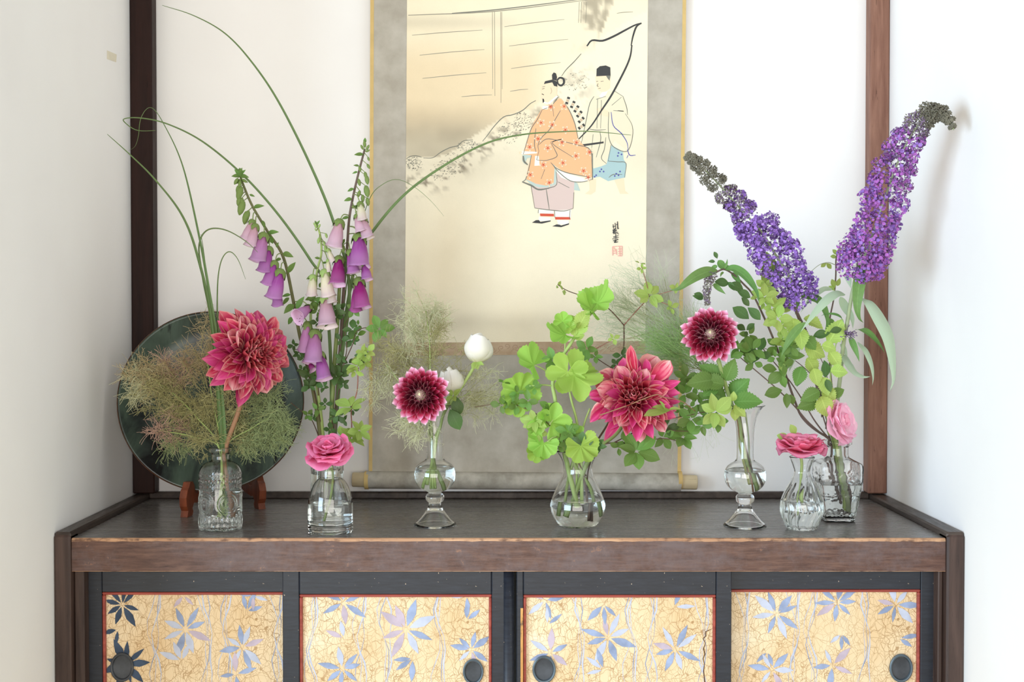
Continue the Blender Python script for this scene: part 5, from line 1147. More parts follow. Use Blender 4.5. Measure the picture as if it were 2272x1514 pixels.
F_BRN = m_plain('smoke_thread_tan', (190, 172, 132), .7, .2, .15); F_OLV = m_plain('smoke_thread_olive', (172, 166, 116), .7, .2, .15); F_GRN = m_plain('smoke_thread_green', (156, 168, 118), .7, .2, .12); F_PAL = m_plain('smoke_thread_pale', (206, 206, 168), .7, .2, .1); F_ROS = m_plain('smoke_thread_rose', (196, 162, 144), .7, .2, .12)
V = vpt
smoke('tan and olive smoke bush spray spread before the dark plate', V(490, 1150, .085), [F_BRN, F_OLV, F_GRN, F_ROS, F_PAL],
      [(spl([V(486, 1150, .085), V(488, 1000, .085), V(440, 930, .10), V(380, 870, .11), V(320, 830, .12)]), .0016, .0007), (spl([V(490, 1150, .085), V(492, 1000, .085), V(470, 880, .11), V(458, 780, .13)]), .0016, .0007), (spl([V(500, 1150, .085), V(498, 1000, .085), V(560, 950, .10), V(610, 920, .11)]), .0016, .0007), (spl([V(486, 1150, .085), V(488, 1000, .085), V(430, 970, .09), V(350, 955, .10)]), .0013, .0006)],
      [(330, 840, 62, 46, 558, .12, 0, 400, 880), (300, 855, 34, 40, 260, .12, 4, 370, 880), (355, 880, 60, 46, 434, .115, 1, 440, 930), (385, 820, 45, 38, 260, .13, 3, 430, 880), (440, 800, 42, 60, 322, .13, 0, 470, 890), (465, 735, 36, 55, 260, .13, 0, 470, 830), (430, 890, 70, 60, 589, .11, 1, 470, 970), (370, 950, 52, 36, 260, .105, 3, 440, 960), (395, 985, 40, 25, 148, .10, 2, 440, 965), (490, 900, 55, 60, 403, .10, 1, 490, 980), (460, 985, 52, 34, 322, .085, 1, 490, 985), (580, 935, 72, 50, 620, .11, 2, 515, 975), (625, 955, 38, 46, 347, .11, 2, 560, 950), (560, 990, 62, 34, 347, .10, 2, 505, 975), (600, 880, 50, 40, 260, .12, 2, 540, 930), (520, 960, 40, 40, 217, .095, 1, 500, 990)], .00027, seed=3)
smoke('pale green smoke bush spray rising over the scroll behind the burgundy dahlia', V(955, 1070, .116), [F_PAL, F_OLV, F_GRN], 
      [(spl([V(962, 1075, .116), V(958, 960, .118), V(955, 860, .13), V(953, 760, .14), V(945, 690, .145)]), .0017, .0007), (spl([V(966, 1075, .116), V(962, 980, .118), V(1000, 910, .12), V(1050, 870, .13)]), .0015, .0006), (spl([V(958, 1075, .116), V(954, 970, .118), V(900, 870, .13), V(850, 800, .14)]), .0014, .0006)],
      [(925, 690, 50, 50, 347, .145, 0, 950, 770), (900, 740, 52, 44, 347, .145, 0, 945, 800), (960, 700, 56, 40, 161, .145, 0, 950, 760), (1000, 740, 56, 34, 130, .145, 1, 955, 780), (865, 790, 56, 48, 347, .14, 1, 930, 840), (840, 850, 36, 60, 297, .14, 0, 880, 820), (930, 780, 60, 40, 235, .14, 1, 950, 830), (1060, 850, 52, 46, 260, .13, 0, 1010, 900), (1080, 900, 38, 40, 186, .125, 0, 1030, 890), (1010, 800, 60, 40, 111, .14, 1, 960, 840), (905, 950, 46, 40, 322, .105, 0, 950, 960), (1040, 905, 40, 40, 124, .125, 0, 1000, 930), (950, 960, 18, 40, 124, .10, 0, 958, 990)], .00023, seed=5)
F_PAN = m_plain('panicle_thread', (196, 206, 172), .7, .2, .1)
smoke('soft feathery grass panicle behind the open red dahlia and right burgundy dahlia', V(1640, 1060, .108), [F_PAN, m_plain('panicle_green', (150, 184, 112), .7, .2, .1)],
      [(spl([V(1662, 1070, .108), V(1632, 960, .11), V(1590, 860, .13), V(1530, 800, .15)]), .0014, .0006), (spl([V(1660, 1070, .108), V(1628, 950, .11), V(1580, 830, .14), V(1480, 740, .17), V(1390, 752, .18)]), .0013, .0005)],
      [(1470, 690, 80, 46, 294, .18, 0, 1560, 790), (1440, 650, 70, 40, 118, .19, 0, 1540, 760), (1400, 710, 60, 40, 118, .19, 0, 1500, 750), (1490, 740, 70, 34, 294, .17, 0, 1570, 800), (1500, 775, 60, 36, 434, .15, 1, 1580, 830), (1540, 800, 50, 30, 322, .14, 1, 1600, 850), (1380, 750, 60, 30, 91, .19, 0, 1480, 780), (1545, 925, 40, 60, 62, .13, 0, 1560, 860)], .00017, 'grass_panicle', 'grass', S_BRL, 9, .75, (40, 105))

# ------------------------------------------------------------------ scented geranium
def palm_mesh(name, lobes=5, depth=.24, span=5.0, wave=.12, seed=0, cup=.2):
    r = random.Random(seed); b = MB(); na, nr = 60, 6; V = [(0, 0, 0)]; U = [(.5, 0)]; ph = r.uniform(0, 6)
    for i in range(1, nr + 1):
        for j in range(na + 1):
            a = -span / 2 + span * j / na; k = abs(sin((a + span / 2) * lobes * pi / span)) ** .6
            R = (1 - depth * (1 - k)) * (1 - .12 * abs(a / (span / 2)) ** 3) * (1 + .016 * (1 if j % 2 else -1)); q = i / nr * R
            V.append((q * sin(a), q * cos(a), cup * q * q + wave * q * q * sin(a * 3.1 + ph) + .075 * q * cos((a + span / 2) * 2 * lobes * pi / span) + (.02 * (1 if j % 2 else -1) if i == nr else 0))); U.append((.5 + .5 * sin((a + span / 2) * lobes * pi / span) * .5, i / nr))
    Fs = [(0, 1 + j, 2 + j) for j in range(na)] + [(1 + (i - 1) * (na + 1) + j, 1 + i * (na + 1) + j, 2 + i * (na + 1) + j, 2 + (i - 1) * (na + 1) + j) for i in range(1, nr) for j in range(na)]
    b.add(V, [f[::-1] for f in Fs], 0, U); return b.mesh(name, L_GER)
PALM = [palm_mesh('geranium_leaf', 5, .38, 5.7, .20, 1, .14), palm_mesh('geranium_leaf', 5, .18, 4.6, .22, 2, .34), palm_mesh('geranium_leaf', 7, .15, 4.9, .26, 3, .3), palm_mesh('geranium_leaf', 5, .26, 4.6, .30, 4, .12)]
D = KD
t = thing('geranium_stem', 'bright lime green geranium with broad lobed leaves in the flared vase', 'geranium', V(1282, 1150, .112))
main = path(D, [(900, 1900, .112), (800, 1500, .11), (720, 1150, .105), (670, 800, .10), (650, 660, .10), (740, 420, .095), (830, 280, .095), (930, 110, .10), (1010, 0, .10), (1090, -70, .11)], .1)
stem(t, main, .0042, .0022, S_LGT)
stem(t, path(D, [(940, 1850, .112), (930, 1400, .11), (890, 1050, .1), (840, 860, .095), (810, 700, .085)], .1), .0032, .0018, S_LGT)
stem(t, path(D, [(880, 1900, .115), (900, 1380, .112), (960, 1080, .1), (1020, 920, .1)], .1), .002, .0015, S_LGT)
stem(t, path(D, [(1080, 1960, .112), (1020, 1700, .112), (880, 1500, .112), (860, 1380, .112)], .1), .003, .003, S_GRN)
stem(t, path(D, [(760, 1950, .118), (800, 1650, .114), (860, 1420, .112)], .1), .0026, .0026, S_GRN)
for (x0, y0), (x1, y1), Y in (((650, 600), (470, 490), .1), ((770, 380), (780, 190), .1), ((940, 110), (960, 60), .1), ((700, 1000), (620, 1080), .09), ((690, 1200), (600, 1250), .09), ((680, 700), (420, 700), .1)): stem(t, path(D, [(x0, y0), ((x0 + x1) / 2, (y0 + y1) / 2 - 12), (x1, y1)], Y, Y - .01), .0013, .0011, S_LGT, 'leaf_stalk')
for x, y, r, mi, dx, dz, nx, ny, nz, Y in ((800, 560, 225, 0, -.35, -.95, .15, -.85, .55, .075), (860, 590, 290, 3, .95, -.35, -.1, -.7, .72, .07), (465, 490, 215, 1, -.75, .55, .75, -.6, .25, .09), (775, 190, 205, 2, -.8, .05, .1, -.55, .8, .09), (750, 60, 105, 1, .1, .8, .1, -.8, .4, .1), (820, 110, 110, 1, .6, .2, -.2, -.6, .6, .095), (330, 760, 215, 2, -.25, .9, .15, -.9, .35, .10), (300, 850, 170, 1, -.5, -.5, .1, -.9, .3, .10), (600, 1010, 150, 1, -.1, .9, .6, -.7, .3, .09), (640, 1060, 210, 3, .8, .3, -.3, -.75, -.5, .085), (560, 1260, 165, 2, -.3, -.5, .1, -.9, .3, .085), (495, 1360, 110, 1, -.5, -.35, .1, -.9, .3, .085), (930, 1290, 190, 2, .2, -.5, 0, -.7, .65, .04), (880, 1190, 120, 1, .5, .5, -.1, -.85, .4, .09), (1090, -120, 240, 2, .55, .5, .1, -.45, .85, .11), (1040, -60, 190, 1, -.6, .35, .3, -.6, .7, .11), (520, 1150, 150, 1, -.6, .3, .1, -.85, .4, .09)):
    place(PALM[mi], 'leaf', t, orient(P(*D(x, y), Y), (dx, -.12, dz), (nx, ny, nz), r * D.o[2] * SC(Y)))
for x, y, L, dx, dz in ((890, 190, 200, .35, .9), (900, 130, 220, .45, .85), (860, 220, 110, .9, .3), (870, 200, 90, -.2, .9)): leaf_at(t, 'yel', P(*D(x, y), .09), (dx, -.1, dz), (-.3, -1, .2), L * D.o[2] * SC(.09), 'young_leaf')

# ------------------------------------------------------------------ whorled twigs of the flared vase
Q = KQ
t = thing('leafy_twig', 'forked dark twig with small green whorls standing above the open red dahlia', 'twig', V(1290, 1140, .115))
stem(t, path(Q, [(490, 1350, .112), (495, 1250, .112), (480, 1130, .112), (530, 1010, .13), (640, 800, .15), (675, 530, .16), (678, 405, .16)], .1), .0019, .0011, S_BRN)
stem(t, path(Q, [(678, 405), (610, 330), (555, 295), (470, 260), (400, 235), (350, 205)], .16, .13), .0010, .0006, S_BRN); stem(t, path(Q, [(678, 405), (730, 345), (780, 290), (800, 255), (790, 200), (765, 115)], .16, .14), .0010, .0006, S_RED)
stem(t, path(Q, [(800, 265), (860, 250), (940, 225), (1000, 190)], .15, .14), .0007, .0005, S_RED); stem(t, path(Q, [(810, 270), (860, 290), (910, 310)], .15, .14), .0007, .0005, S_RED); stem(t, path(Q, [(500, 545), (560, 510), (625, 475)], .13, .125), .0008, .0005, S_RED); stem(t, path(Q, [(660, 640), (590, 600), (500, 545), (440, 560)], .15, .13), .0008, .0006, S_BRN)
stem(t, path(Q, [(560, 1010, .12), (460, 940, .11), (340, 930, .1)], .1), .001, .0006, S_BRN); stem(t, path(Q, [(490, 1150, .112), (400, 1000, .1), (290, 880, .09), (220, 830, .09), (100, 790, .09), (-60, 810, .1)], .1), .0011, .0005, S_BRN); stem(t, path(Q, [(475, 740), (530, 755), (560, 770)], .09, .1), .0012, .0009, S_BRN, 'twig_stub')
for x, y, r, k_, n_, tl, Y in ((510, 300, 52, 'mid', 6, (-.1, -.8, -.5), .14), (375, 235, 30, 'lim', 3, (.6, -.5, .4), .13), (350, 210, 26, 'lim', 2, (.6, -.5, .4), .13), (755, 100, 32, 'lim', 2, (0, -.3, 1), .14), (765, 125, 24, 'lim', 4, None, .14), (805, 258, 62, 'lim', 6, (0, -1, .2), .145), (935, 222, 32, 'lim', 4, None, .14), (908, 318, 36, 'lim', 4, None, .14), (625, 470, 30, 'lim', 4, None, .125), (495, 520, 52, 'mid', 5, None, .125), (535, 560, 34, 'mid', 4, None, .125), (330, 580, 56, 'mid', 5, None, .105), (665, 555, 44, 'drk', 4, None, .155), (640, 600, 34, 'drk', 4, None, .155), (85, 690, 36, 'mid', 4, (0, -.4, 1), .09), (70, 800, 50, 'mid', 3, (-.3, -1, 0), .09), (110, 790, 42, 'mid', 4, None, .09), (150, 800, 50, 'mid', 4, None, .088), (205, 780, 50, 'mid', 4, None, .088), (235, 715, 42, 'mid', 4, None, .09), (150, 740, 40, 'mid', 4, None, .09), (240, 880, 62, 'lim', 6, (-.3, -.9, .3), .085), (250, 940, 46, 'lim', 5, None, .085), (310, 820, 50, 'mid', 4, None, .085), (400, 930, 56, 'mid', 5, (0, -1, .3), .08), (430, 960, 48, 'mid', 5, None, .08), (395, 990, 44, 'mid', 4, None, .08), (350, 1000, 36, 'mid', 4, None, .085), (475, 990, 56, 'drk', 5, None, .048), (540, 1000, 44, 'drk', 5, None, .05), (560, 1010, 36, 'drk', 4, None, .05), (450, 640, 30, 'drk', 3, None, .1), (480, 635, 30, 'lim', 4, None, .1)):
    whorl(t, k_, Q, x, y, r, Y, n_, tl)
whorl(t, 'lim', Q, -165, 755, 46, .1, 4)
t = thing('leafy_twig', 'green whorled twig trailing right below the open red dahlia', 'twig', V(1300, 1100, .115))
stem(t, path(Q, [(500, 1350, .115), (500, 1130, .115), (560, 1010, .11), (640, 985, .09), (740, 990, .08), (860, 965, .09), (960, 980, .1)], .1), .0016, .0006, S_BRN); stem(t, path(Q, [(620, 990, .09), (800, 900, .1), (900, 870, .1), (1000, 850, .1), (1100, 830, .1), (1180, 820, .1)], .1), .001, .0005, S_BRN); stem(t, path(Q, [(560, 850, .06), (700, 800, .05), (830, 750, .045), (870, 760, .05), (960, 780, .06), (1030, 830, .08)], .1), .001, .0006, S_TAN); stem(t, path(Q, [(860, 900, .1), (920, 925, .1), (1010, 930, .1)], .1), .0008, .0005, S_BRN)
for x, y, r, k_, n_, tl, Y in ((740, 1030, 100, 'mid', 7, (0, -.75, .5), .07), (650, 1010, 44, 'mid', 3, None, .08), (690, 985, 50, 'mid', 4, None, .085), (870, 960, 62, 'mid', 4, None, .1), (890, 905, 56, 'drk', 4, None, .105), (970, 960, 76, 'mid', 6, (0, -.7, .5), .1), (1010, 870, 76, 'mid', 5, (0, -1, .3), .1), (1060, 900, 56, 'mid', 5, None, .1), (980, 745, 60, 'mid', 4, None, .11), (1030, 760, 50, 'mid', 4, None, .11), (985, 665, 60, 'mid', 5, None, .12), (1010, 810, 40, 'mid', 4, None, .105), (1130, 835, 80, 'lim', 7, (0, -1, .15), .052), (1100, 770, 62, 'mid', 5, None, .105), (1138, 880, 46, 'mid', 4, None, .058), (1060, 800, 46, 'mid', 4, None, .11), (960, 830, 40, 'mid', 4, None, .11), (950, 700, 50, 'mid', 4, None, .125), (1090, 850, 50, 'mid', 4, None, .105)):
    whorl(t, k_, Q, x, y, r, Y, n_, tl)
for x, y, L, dx, dz in ((910, 825, 110, -1, .05), (900, 830, 70, -.8, .35), (880, 820, 46, -.3, .5), (900, 822, 50, .8, .1)): leaf_at(t, 'lim', P(*Q(x, y), .045), (dx, -.15, dz), (0, -.45, .9), L * Q.o[2] * SC(.05) * 1.2)

# ------------------------------------------------------------------ butterfly bush
PURP = [m_plain('floret_purple', (136, 100, 178), .6, .2, .15), m_plain('floret_violet', (158, 120, 196), .6, .2, .15), m_plain('floret_magenta', (166, 100, 178), .6, .2, .15), m_plain('floret_bud_grey', (118, 114, 100), .7, .2, .3), m_plain('floret_mauve', (130, 110, 138), .7, .2, .15), m_plain('floret_dark', (84, 56, 100), .7, .2, .15)]
def spike(parent, pts, rad, n_, mats, seed, clump, r_fl=.0022, Ys=None):
    """pts run from the base to the tip; rad(t): radius in px; mats(t): pool of material numbers; clump: number of flower whorls."""
    r = random.Random(seed); b = MB(); m = len(pts)
    def at(t): f = t * (m - 1); i = min(int(f), m - 2); return pts[i].lerp(pts[i + 1], f - i)
    clumps = []
    for k in range(clump):
        t = (k + .3) / clump; a0 = k * .9
        for q in range(5): clumps.append((t + r.uniform(-.006, .006), a0 + q * 1.2566 + r.uniform(-.25, .25), r.uniform(.85, 1.12)))
    for k in range(n_):
        t, a, g = r.choice(clumps); c = at(min(1, t)); tan = (at(min(1, t + .02)) - at(max(0, t - .02))).normalized(); e1 = tan.orthogonal().normalized(); e2 = tan.cross(e1)
        R = rad(t) * SC(c.y) * g; dirv = e1 * cos(a) + e2 * sin(a); cr = R * .46; cc = c + dirv * R * .58
        out = Vector((r.gauss(0, 1), r.gauss(0, 1), r.gauss(0, 1))).normalized()
        if out.dot(dirv) < -.35: out = -out
        p = cc + out * cr * (r.uniform(.75, 1.05) if r.random() < .8 else r.uniform(.2, .7))
        pool = mats(t); mi = r.choice(pool); s_ = r_fl * r.uniform(.75, 1.15) * (1 if mi < 3 else .62 if mi != 3 else .46)
        if r.random() < .05: b.tube([c, cc, p], .00035, 3, 5 if mi < 3 else mi, False)
        o = (out + rv(.75)).normalized(); f1 = o.orthogonal().normalized(); f2 = o.cross(f1)
        if mi == 3:
            b.add([p + f1 * s_, p + f2 * s_, p - f1 * s_, p - f2 * s_, p + o * s_ * 1.6, p - o * s_], [(0, 1, 4), (1, 2, 4), (2, 3, 4), (3, 0, 4), (1, 0, 5), (2, 1, 5), (3, 2, 5), (0, 3, 5)], mi)
        else:
            b.add([p - o * s_ * 1.7, p + f1 * s_ * .3, p - f1 * s_ * .15 + f2 * s_ * .26, p - f1 * s_ * .15 - f2 * s_ * .26], [(0, 1, 2), (0, 2, 3), (0, 3, 1)], mi)
            for j in range(4):
                g = f1 * cos(j * pi / 2) + f2 * sin(j * pi / 2); h = f1 * -sin(j * pi / 2) + f2 * cos(j * pi / 2)
                b.add([p, p + (g + h * .95) * s_ * .66 + o * s_ * .35, p + g * s_ * 1.0 + o * s_ * .12, p + (g - h * .95) * s_ * .66 + o * s_ * .35], [(0, 1, 2, 3)], mi)
    return tag(b.build('florets', PURP, parent, smooth=False), kind='stuff')
def lp(tab):
    def f(t):
        for (a, c), (d, e) in zip(tab, tab[1:]):
            if t <= d: return c + (e - c) * (t - a) / (d - a)
        return tab[-1][1]
    return f
R_ = KR
t = thing('butterfly_bush', 'right butterfly bush spike, magenta purple, its grey tip hooked over before the right wall', 'butterfly bush', V(1862, 1120, .16))
sp = path(R_, [(1215, 1060, .10), (1240, 1000, .09), (1300, 830, .08), (1370, 620, .06), (1440, 430, .035), (1520, 270, .01), (1600, 170, -.005), (1650, 130, -.015), (1700, 140, -.022), (1745, 180, -.027), (1775, 240, -.03)], .1, None, 8)
stem(t, path(KB, [(760, 2500, .16), (690, 2000, .16), (660, 1560, .16), (690, 1250, .15), (720, 950, .13), (760, 720, .115), (800, 480, .105), (865, 180, .10)], .1), .0042, .0028, S_GRY)
stem(t, sp, .002, .0008, S_GRY)
spike(t, sp, lp([(0, 54), (.1, 62), (.25, 56), (.4, 46), (.55, 34), (.68, 25), (.8, 18), (.92, 11), (1, 6)]), 6800, lambda t: [0, 1, 2, 2, 2, 5] if t < .33 else [2, 4, 2, 5, 4, 1] if t < .5 else [4, 3, 3, 4] if t < .6 else [3], 4, 19, .0028)
B = KB
def bl(pts, Y, w, nrm=(0, -1, .3), tw=0, fold=.25): blade('leaf', L_BUD, t, path(B, pts, Y, None, 7), w * B.o[2] * SC(.12), nrm, fold, wf_lan, tw)
bl([(880, 190, .10), (880, 300, .09), (860, 450, .085), (850, 600, .085), (870, 700, .09), (910, 745, .095)], .09, 56, (-.3, -1, .2))
bl([(880, 505, .105), (960, 545, .09), (1060, 690, .08), (1150, 880, .075), (1185, 1100, .08), (1190, 1280, .085), (1150, 1390, .09)], .09, 78, (-.5, .9, -.35), .2)
bl([(830, 810, .12), (900, 810, .10), (980, 860, .09), (1060, 950, .09), (1110, 1030, .095)], .1, 36, (.2, -.9, .5))
bl([(780, 870, .12), (820, 960, .11), (850, 1040, .105), (870, 1110, .105)], .1, 30, (-.3, -1, .2))
bl([(850, 920, .13), (930, 1000, .12), (985, 1130, .12), (1000, 1250, .12), (990, 1330, .12)], .1, 34, (-.5, .9, -.2))
bl([(745, 1040, .14), (770, 1110, .12), (830, 1200, .11), (910, 1245, .11), (975, 1245, .11)], .1, 56, (-.4, .7, -.6))
bl([(740, 480, .11), (660, 465, .10), (560, 530, .09), (460, 640, .085), (370, 760, .08), (320, 830, .08)], .1, 44, (.2, .9, -.5), .0)
bl([(375, 740, .085), (300, 800, .085), (220, 900, .085), (160, 1010, .09), (140, 1070, .09)], .1, 40, (-.3, -1, .4))
bl([(720, 770, .125), (700, 700, .11), (640, 665, .1), (560, 660, .1), (510, 680, .1)], .1, 24, (0, -.8, .7))
bl([(690, 500, .12), (740, 600, .13), (800, 700, .14), (810, 800, .15)], .1, 40, (.3, .9, 0))
bl([(740, 270, .13), (770, 340, .13), (790, 420, .13)], .1, 30, (.3, .9, 0))
bl([(690, 940, .14), (730, 980, .14), (760, 1080, .14)], .1, 24, (-.3, .9, 0))
bl([(300, 900, .12), (250, 1050, .13), (215, 1200, .14)], .1, 46, (.3, .9, -.2))
b = MB()
r5 = random.Random(4)
for k in range(40):
    p = P(*B(775 + r5.gauss(0, 34), 845 + r5.gauss(0, 26)), .105 + r5.gauss(0, .006)); b.tube([P(*B(745, 850), .12), p], .0004, 3, 0, False); b.tube([p, p + rv(.003)], .0009, 4, 0)
tag(b.build('spent_flower_tuft', PURP[4], t), kind='stuff')
t = thing('butterfly_bush', 'left butterfly bush spike, violet with dark dry tip reaching to the scroll edge', 'butterfly bush', V(1850, 1120, .165))
sp = path(R_, [(835, 1260, .13), (790, 1130, .12), (700, 980, .11), (620, 850, .10), (520, 740, .095), (430, 640, .09), (340, 540, .085), (260, 460, .08), (205, 415, .08), (160, 385, .08)], .1, None, 8)
stem(t, path(B, [(790, 2500, .165), (700, 2050, .165), (560, 1600, .16), (480, 1350, .15), (430, 1050, .145), (380, 850, .14), (300, 680, .135), (240, 530, .13)], .1), .0036, .0026, S_PUR)
stem(t, sp, .0022, .0008, S_GRY)
spike(t, sp, lp([(0, 44), (.06, 56), (.16, 46), (.2, 60), (.30, 46), (.36, 52), (.46, 34), (.55, 30), (.7, 24), (.85, 17), (1, 8)]), 6000, lambda t: [0, 0, 1, 1, 5] if t < .42 else [1, 0, 4, 5, 4] if t < .52 else [4, 3, 3, 5] if t < .64 else [3], 6, 16, .0028)
bl([(310, 490, .13), (400, 500, .12), (490, 540, .115), (550, 640, .11), (570, 740, .115), (545, 840, .12)], .1, 46, (.3, -.9, .4))
bl([(620, 435, .14), (540, 430, .13), (450, 490, .13), (380, 560, .13), (320, 650, .13)], .1, 26, (.1, .9, .3))
bl([(285, 500, .135), (290, 560, .135), (270, 670, .135)], .1, 22, (.3, -.9, 0)); bl([(90, 170, .135), (80, 300, .13), (60, 480, .13)], .1, 44, (.3, -.9, .1))
bl([(560, 830, .13), (480, 850, .12), (420, 900, .115)], .1, 34, (.1, -.9, .3)); bl([(580, 700, .14), (600, 780, .14), (560, 840, .14)], .1, 44, (.1, -.9, .3))
# faded spike above the right burgundy dahlia
A = KA
t = thing('butterfly_bush', 'drooping faded butterfly bush spike with long leaves above the right burgundy dahlia', 'butterfly bush', V(1845, 1110, .165))
stem(t, path(A, [(2230, 3350, .165), (2080, 2900, .165), (1800, 2400, .16), (1600, 1900, .15), (1400, 1300, .14), (1130, 700, .12), (1000, 540, .11), (880, 420, .10), (760, 340, .09), (680, 350, .08), (600, 400, .075)], .1), .0022, .0014, S_PUR)
sp = path(A, [(590, 400, .075), (540, 480, .07), (515, 600, .068), (515, 700, .068), (525, 810, .068)], .1)
spike(t, sp, lp([(0, 12), (.4, 11), (1, 5)]), 520, lambda t: [3, 4, 3], 8, 14, .0024)
def bla(pts, w, nrm=(0, -1, .3), k_='leaf'): blade('leaf', L_BUD, t, path(A, pts, .08, None, 7), w * A.o[2] * SC(.09), nrm, .25, wf_lan)
bla([(660, 355, .08), (520, 370, .07), (380, 430, .06), (260, 510, .055), (150, 590, .055), (10, 610, .06)], 78, (-.1, -1, .5))
bla([(740, 330, .09), (860, 330, .08), (980, 400, .075), (1080, 510, .075), (1160, 640, .08), (1190, 780, .085)], 72, (.3, -.9, .5))
bla([(830, 380, .10), (900, 460, .1), (960, 560, .1)], 46, (.3, -.9, .3)); bla([(650, 290, .08), (590, 320, .078), (570, 370, .078)], 26); bla([(660, 220, .09), (720, 300, .09), (840, 310, .09)], 60, (.2, -.9, .4)); bla([(600, 520, .08), (660, 580, .075), (760, 660, .075)], 34, (-.3, -.9, .4)); bla([(740, 330, .088), (770, 260, .085), (780, 200, .085)], 18); bla([(730, 370, .085), (700, 400, .082), (690, 440, .082)], 16)
for x, y, L, dx, dz in ((610, 500, 190, .9, .0), (470, 720, 150, -.9, .3), (480, 700, 140, -.8, .35), (800, 520, 200, .8, -.25), (790, 500, 140, .6, -.8), (900, 610, 200, .9, -.4), (960, 700, 150, .6, -.6), (1040, 830, 230, .7, -.6), (1060, 980, 250, -.8, .7), (650, 200, 100, -.4, .9), (620, 235, 90, -1, 0)): leaf_at(t, 'drk', P(*A(x, y), .085), (dx, -.15, dz), (0, -1, .4), L * A.o[2] * SC(.085))

# ------------------------------------------------------------------ climbing vines and young leaves on the right
t = thing('vine_stem', 'thin leafy vine stems slanting left out of the cut glass decanter', 'vine', V(1848, 1110, .16))
for pts, r0 in (([(2200, 3300, .165), (2060, 2700, .165), (1760, 2240, .15), (1440, 1900, .13), (950, 1480, .12), (930, 1450, .12)], .0016), ([(2210, 3300, .165), (2080, 2700, .165), (1850, 2200, .15), (1600, 1800, .14), (1350, 1500, .13), (1230, 1350, .125)], .0016), ([(2230, 3300, .165), (2150, 2700, .165), (1990, 2150, .155), (1900, 1700, .145), (1780, 1300, .14), (1700, 1000, .13), (1600, 760, .12)], .0014), ([(2000, 2250, .155), (1930, 1800, .15), (1600, 1480, .14), (1230, 1350, .13)], .0009), ([(2050, 2400, .16), (2090, 1900, .15), (1990, 1500, .14), (1780, 1380, .135)], .0009)):
    stem(t, path(A, pts, .1), r0, r0 * .5, S_PUR)
Yw = .125
for x, y, r, k_, n_ in ((930, 1350, 190, 'mid', 4), (1060, 1180, 130, 'mid', 3), (1020, 1130, 110, 'drk', 3), (1100, 1380, 200, 'mid', 5), (1180, 1420, 190, 'drk', 4), (1000, 1420, 150, 'mid', 3), (1120, 1540, 140, 'mid', 4), (1280, 330, 190, 'lim', 5), (1270, 560, 150, 'lim', 4), (1260, 700, 160, 'lim', 5), (1350, 830, 190, 'lim', 5), (1430, 980, 190, 'lim', 5), (1480, 1060, 150, 'lim', 4), (1180, 690, 110, 'lim', 3), (1480, 1260, 150, 'lim', 4), (1430, 1330, 170, 'mid', 4), (1600, 1340, 150, 'mid', 4), (1560, 1450, 170, 'mid', 4), (1500, 1560, 140, 'mid', 4), (1400, 1480, 120, 'mid', 3), (1250, 760, 90, 'lim', 4), (1300, 420, 120, 'lim', 3)):
    whorl(t, k_, A, x, y, r, Yw - RND.uniform(-.01, .03), n_)
for x, y, L, dx, dz, k_ in ((150, 1370, 150, -.9, -.2, 'mid'), (180, 1350, 120, -.3, .8, 'mid'), (190, 1400, 130, .0, -.9, 'mid'), (220, 1410, 90, .4, -.9, 'mid'), (340, 1150, 180, -.3, -.95, 'drk'), (150, 1200, 150, -.7, -.5, 'mid'), (130, 1120, 130, .3, -.9, 'mid'), (100, 1180, 120, -.9, .2, 'mid'), (140, 860, 90, .1, .9, 'lim'), (170, 950, 120, -.8, .4, 'lim'), (200, 950, 110, .9, .3, 'lim'), (150, 1070, 120, -.1, -.9, 'lim'), (240, 540, 130, -.9, -.3, 'lim'), (50, 570, 180, .9, -.1, 'lim')): leaf_at(t, k_, P(*B(x, y), Yw), (dx, -.2, dz), (0, -1, .3), L * B.o[2] * SC(Yw) * 1.1)
t = thing('bramble_stem', 'stem of pale pleated young leaves crowding above the pale pink rose', 'bramble', V(1862, 1110, .155))
stem(t, path(B, [(720, 2450, .16), (640, 1950, .16), (560, 1600, .155), (500, 1300, .145), (430, 1000, .13), (340, 800, .125), (260, 720, .12)], .1), .0022, .0012, S_GRN); stem(t, path(B, [(640, 1900, .16), (600, 1250, .145), (640, 1000, .13), (690, 750, .12)], .1), .0013, .001, S_LGT)
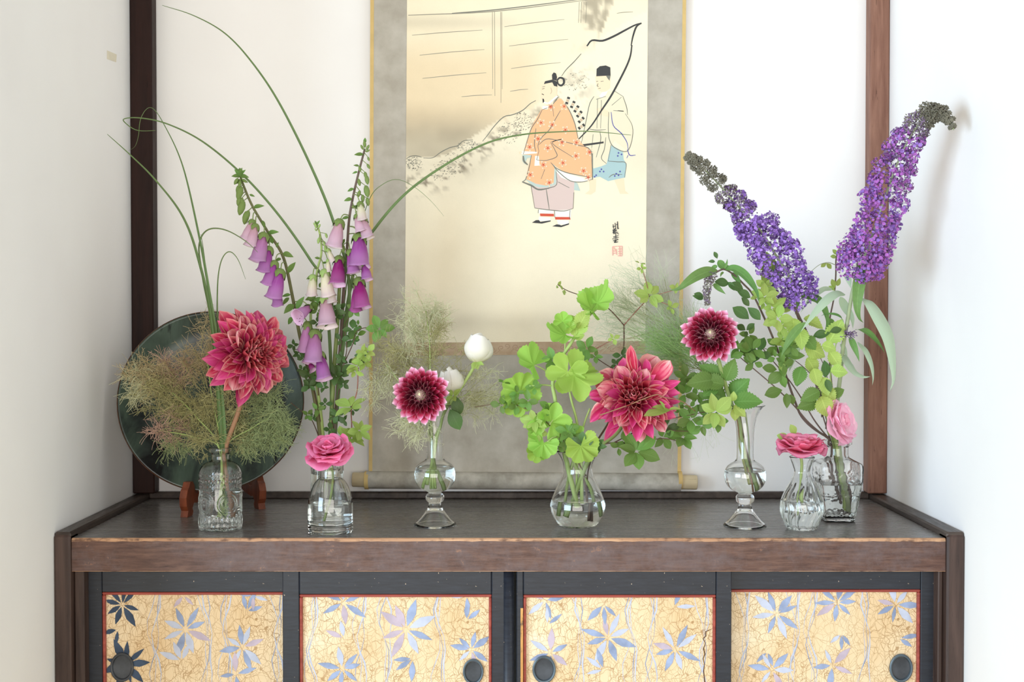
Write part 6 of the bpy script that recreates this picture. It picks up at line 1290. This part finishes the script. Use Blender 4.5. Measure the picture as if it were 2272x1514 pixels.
for x, y, L, dx, dz, k_ in ((360, 960, 200, .85, -.35, 'yel'), (590, 1010, 170, .5, -.75, 'yel'), (580, 930, 240, .5, .85, 'yel'), (380, 1070, 170, .5, -.7, 'yel'), (440, 1170, 150, .3, -.9, 'yel'), (600, 1190, 150, .9, .0, 'yel'), (250, 700, 170, .1, -.9, 'yel'), (350, 700, 190, .9, -.4, 'yel'), (300, 790, 190, .3, -.95, 'yel'), (330, 1150, 170, -.25, -.95, 'ser'), (500, 1380, 180, -.85, -.35, 'ser'), (520, 1250, 170, .3, -.9, 'yel'), (480, 1480, 180, -.85, -.2, 'ser'), (540, 1340, 170, .5, -.8, 'yel'), (560, 1270, 120, .3, -.9, 'drk'), (570, 1330, 110, .4, -.9, 'ser'), (610, 1420, 120, .8, .4, 'ser'), (520, 950, 130, .8, -.2, 'yel'), (450, 870, 140, .9, .25, 'drk'), (540, 1090, 150, .2, -.9, 'drk'), (360, 870, 150, .6, -.7, 'ser'), (240, 820, 120, .8, -.6, 'ser'), (590, 830, 110, .9, .3, 'drk'), (510, 1430, 190, .3, -.85, 'yel')):
    leaf_at(t, k_, P(*B(x, y), .105 + RND.uniform(-.012, .012)), (dx, -.15, dz), Vector((0, -1, .35)) + rv(.3), L * B.o[2] * SC(.105) * 1.08)
t = thing('vine_stem', 'thin purplish twig rising behind the leaves left of the right spike', 'vine', V(1858, 1110, .17))
stem(t, path(B, [(740, 2450, .17), (680, 1900, .17), (600, 1200, .165), (590, 760, .16), (630, 520, .155), (650, 300, .15), (650, 160, .15), (665, 90, .15)], .1), .0017, .0012, S_PUR); stem(t, path(B, [(640, 200), (580, 180), (500, 200), (410, 270)], .15, .145), .0007, .0004, S_GRY)
for x, y, L, dx, dz in ((665, 110, 70, -.6, .7), (665, 110, 80, .5, .8), (660, 130, 60, -.9, .2), (660, 130, 60, .8, .2), (560, 185, 70, .5, -.5), (560, 185, 60, -.6, -.4), (640, 440, 70, -.8, .6), (640, 420, 90, -.3, .9), (660, 400, 80, .3, .9)): leaf_at(t, 'lim', P(*B(x, y), .15), (dx, -.2, dz), (0, -1, .3), L * B.o[2] * SC(.15))
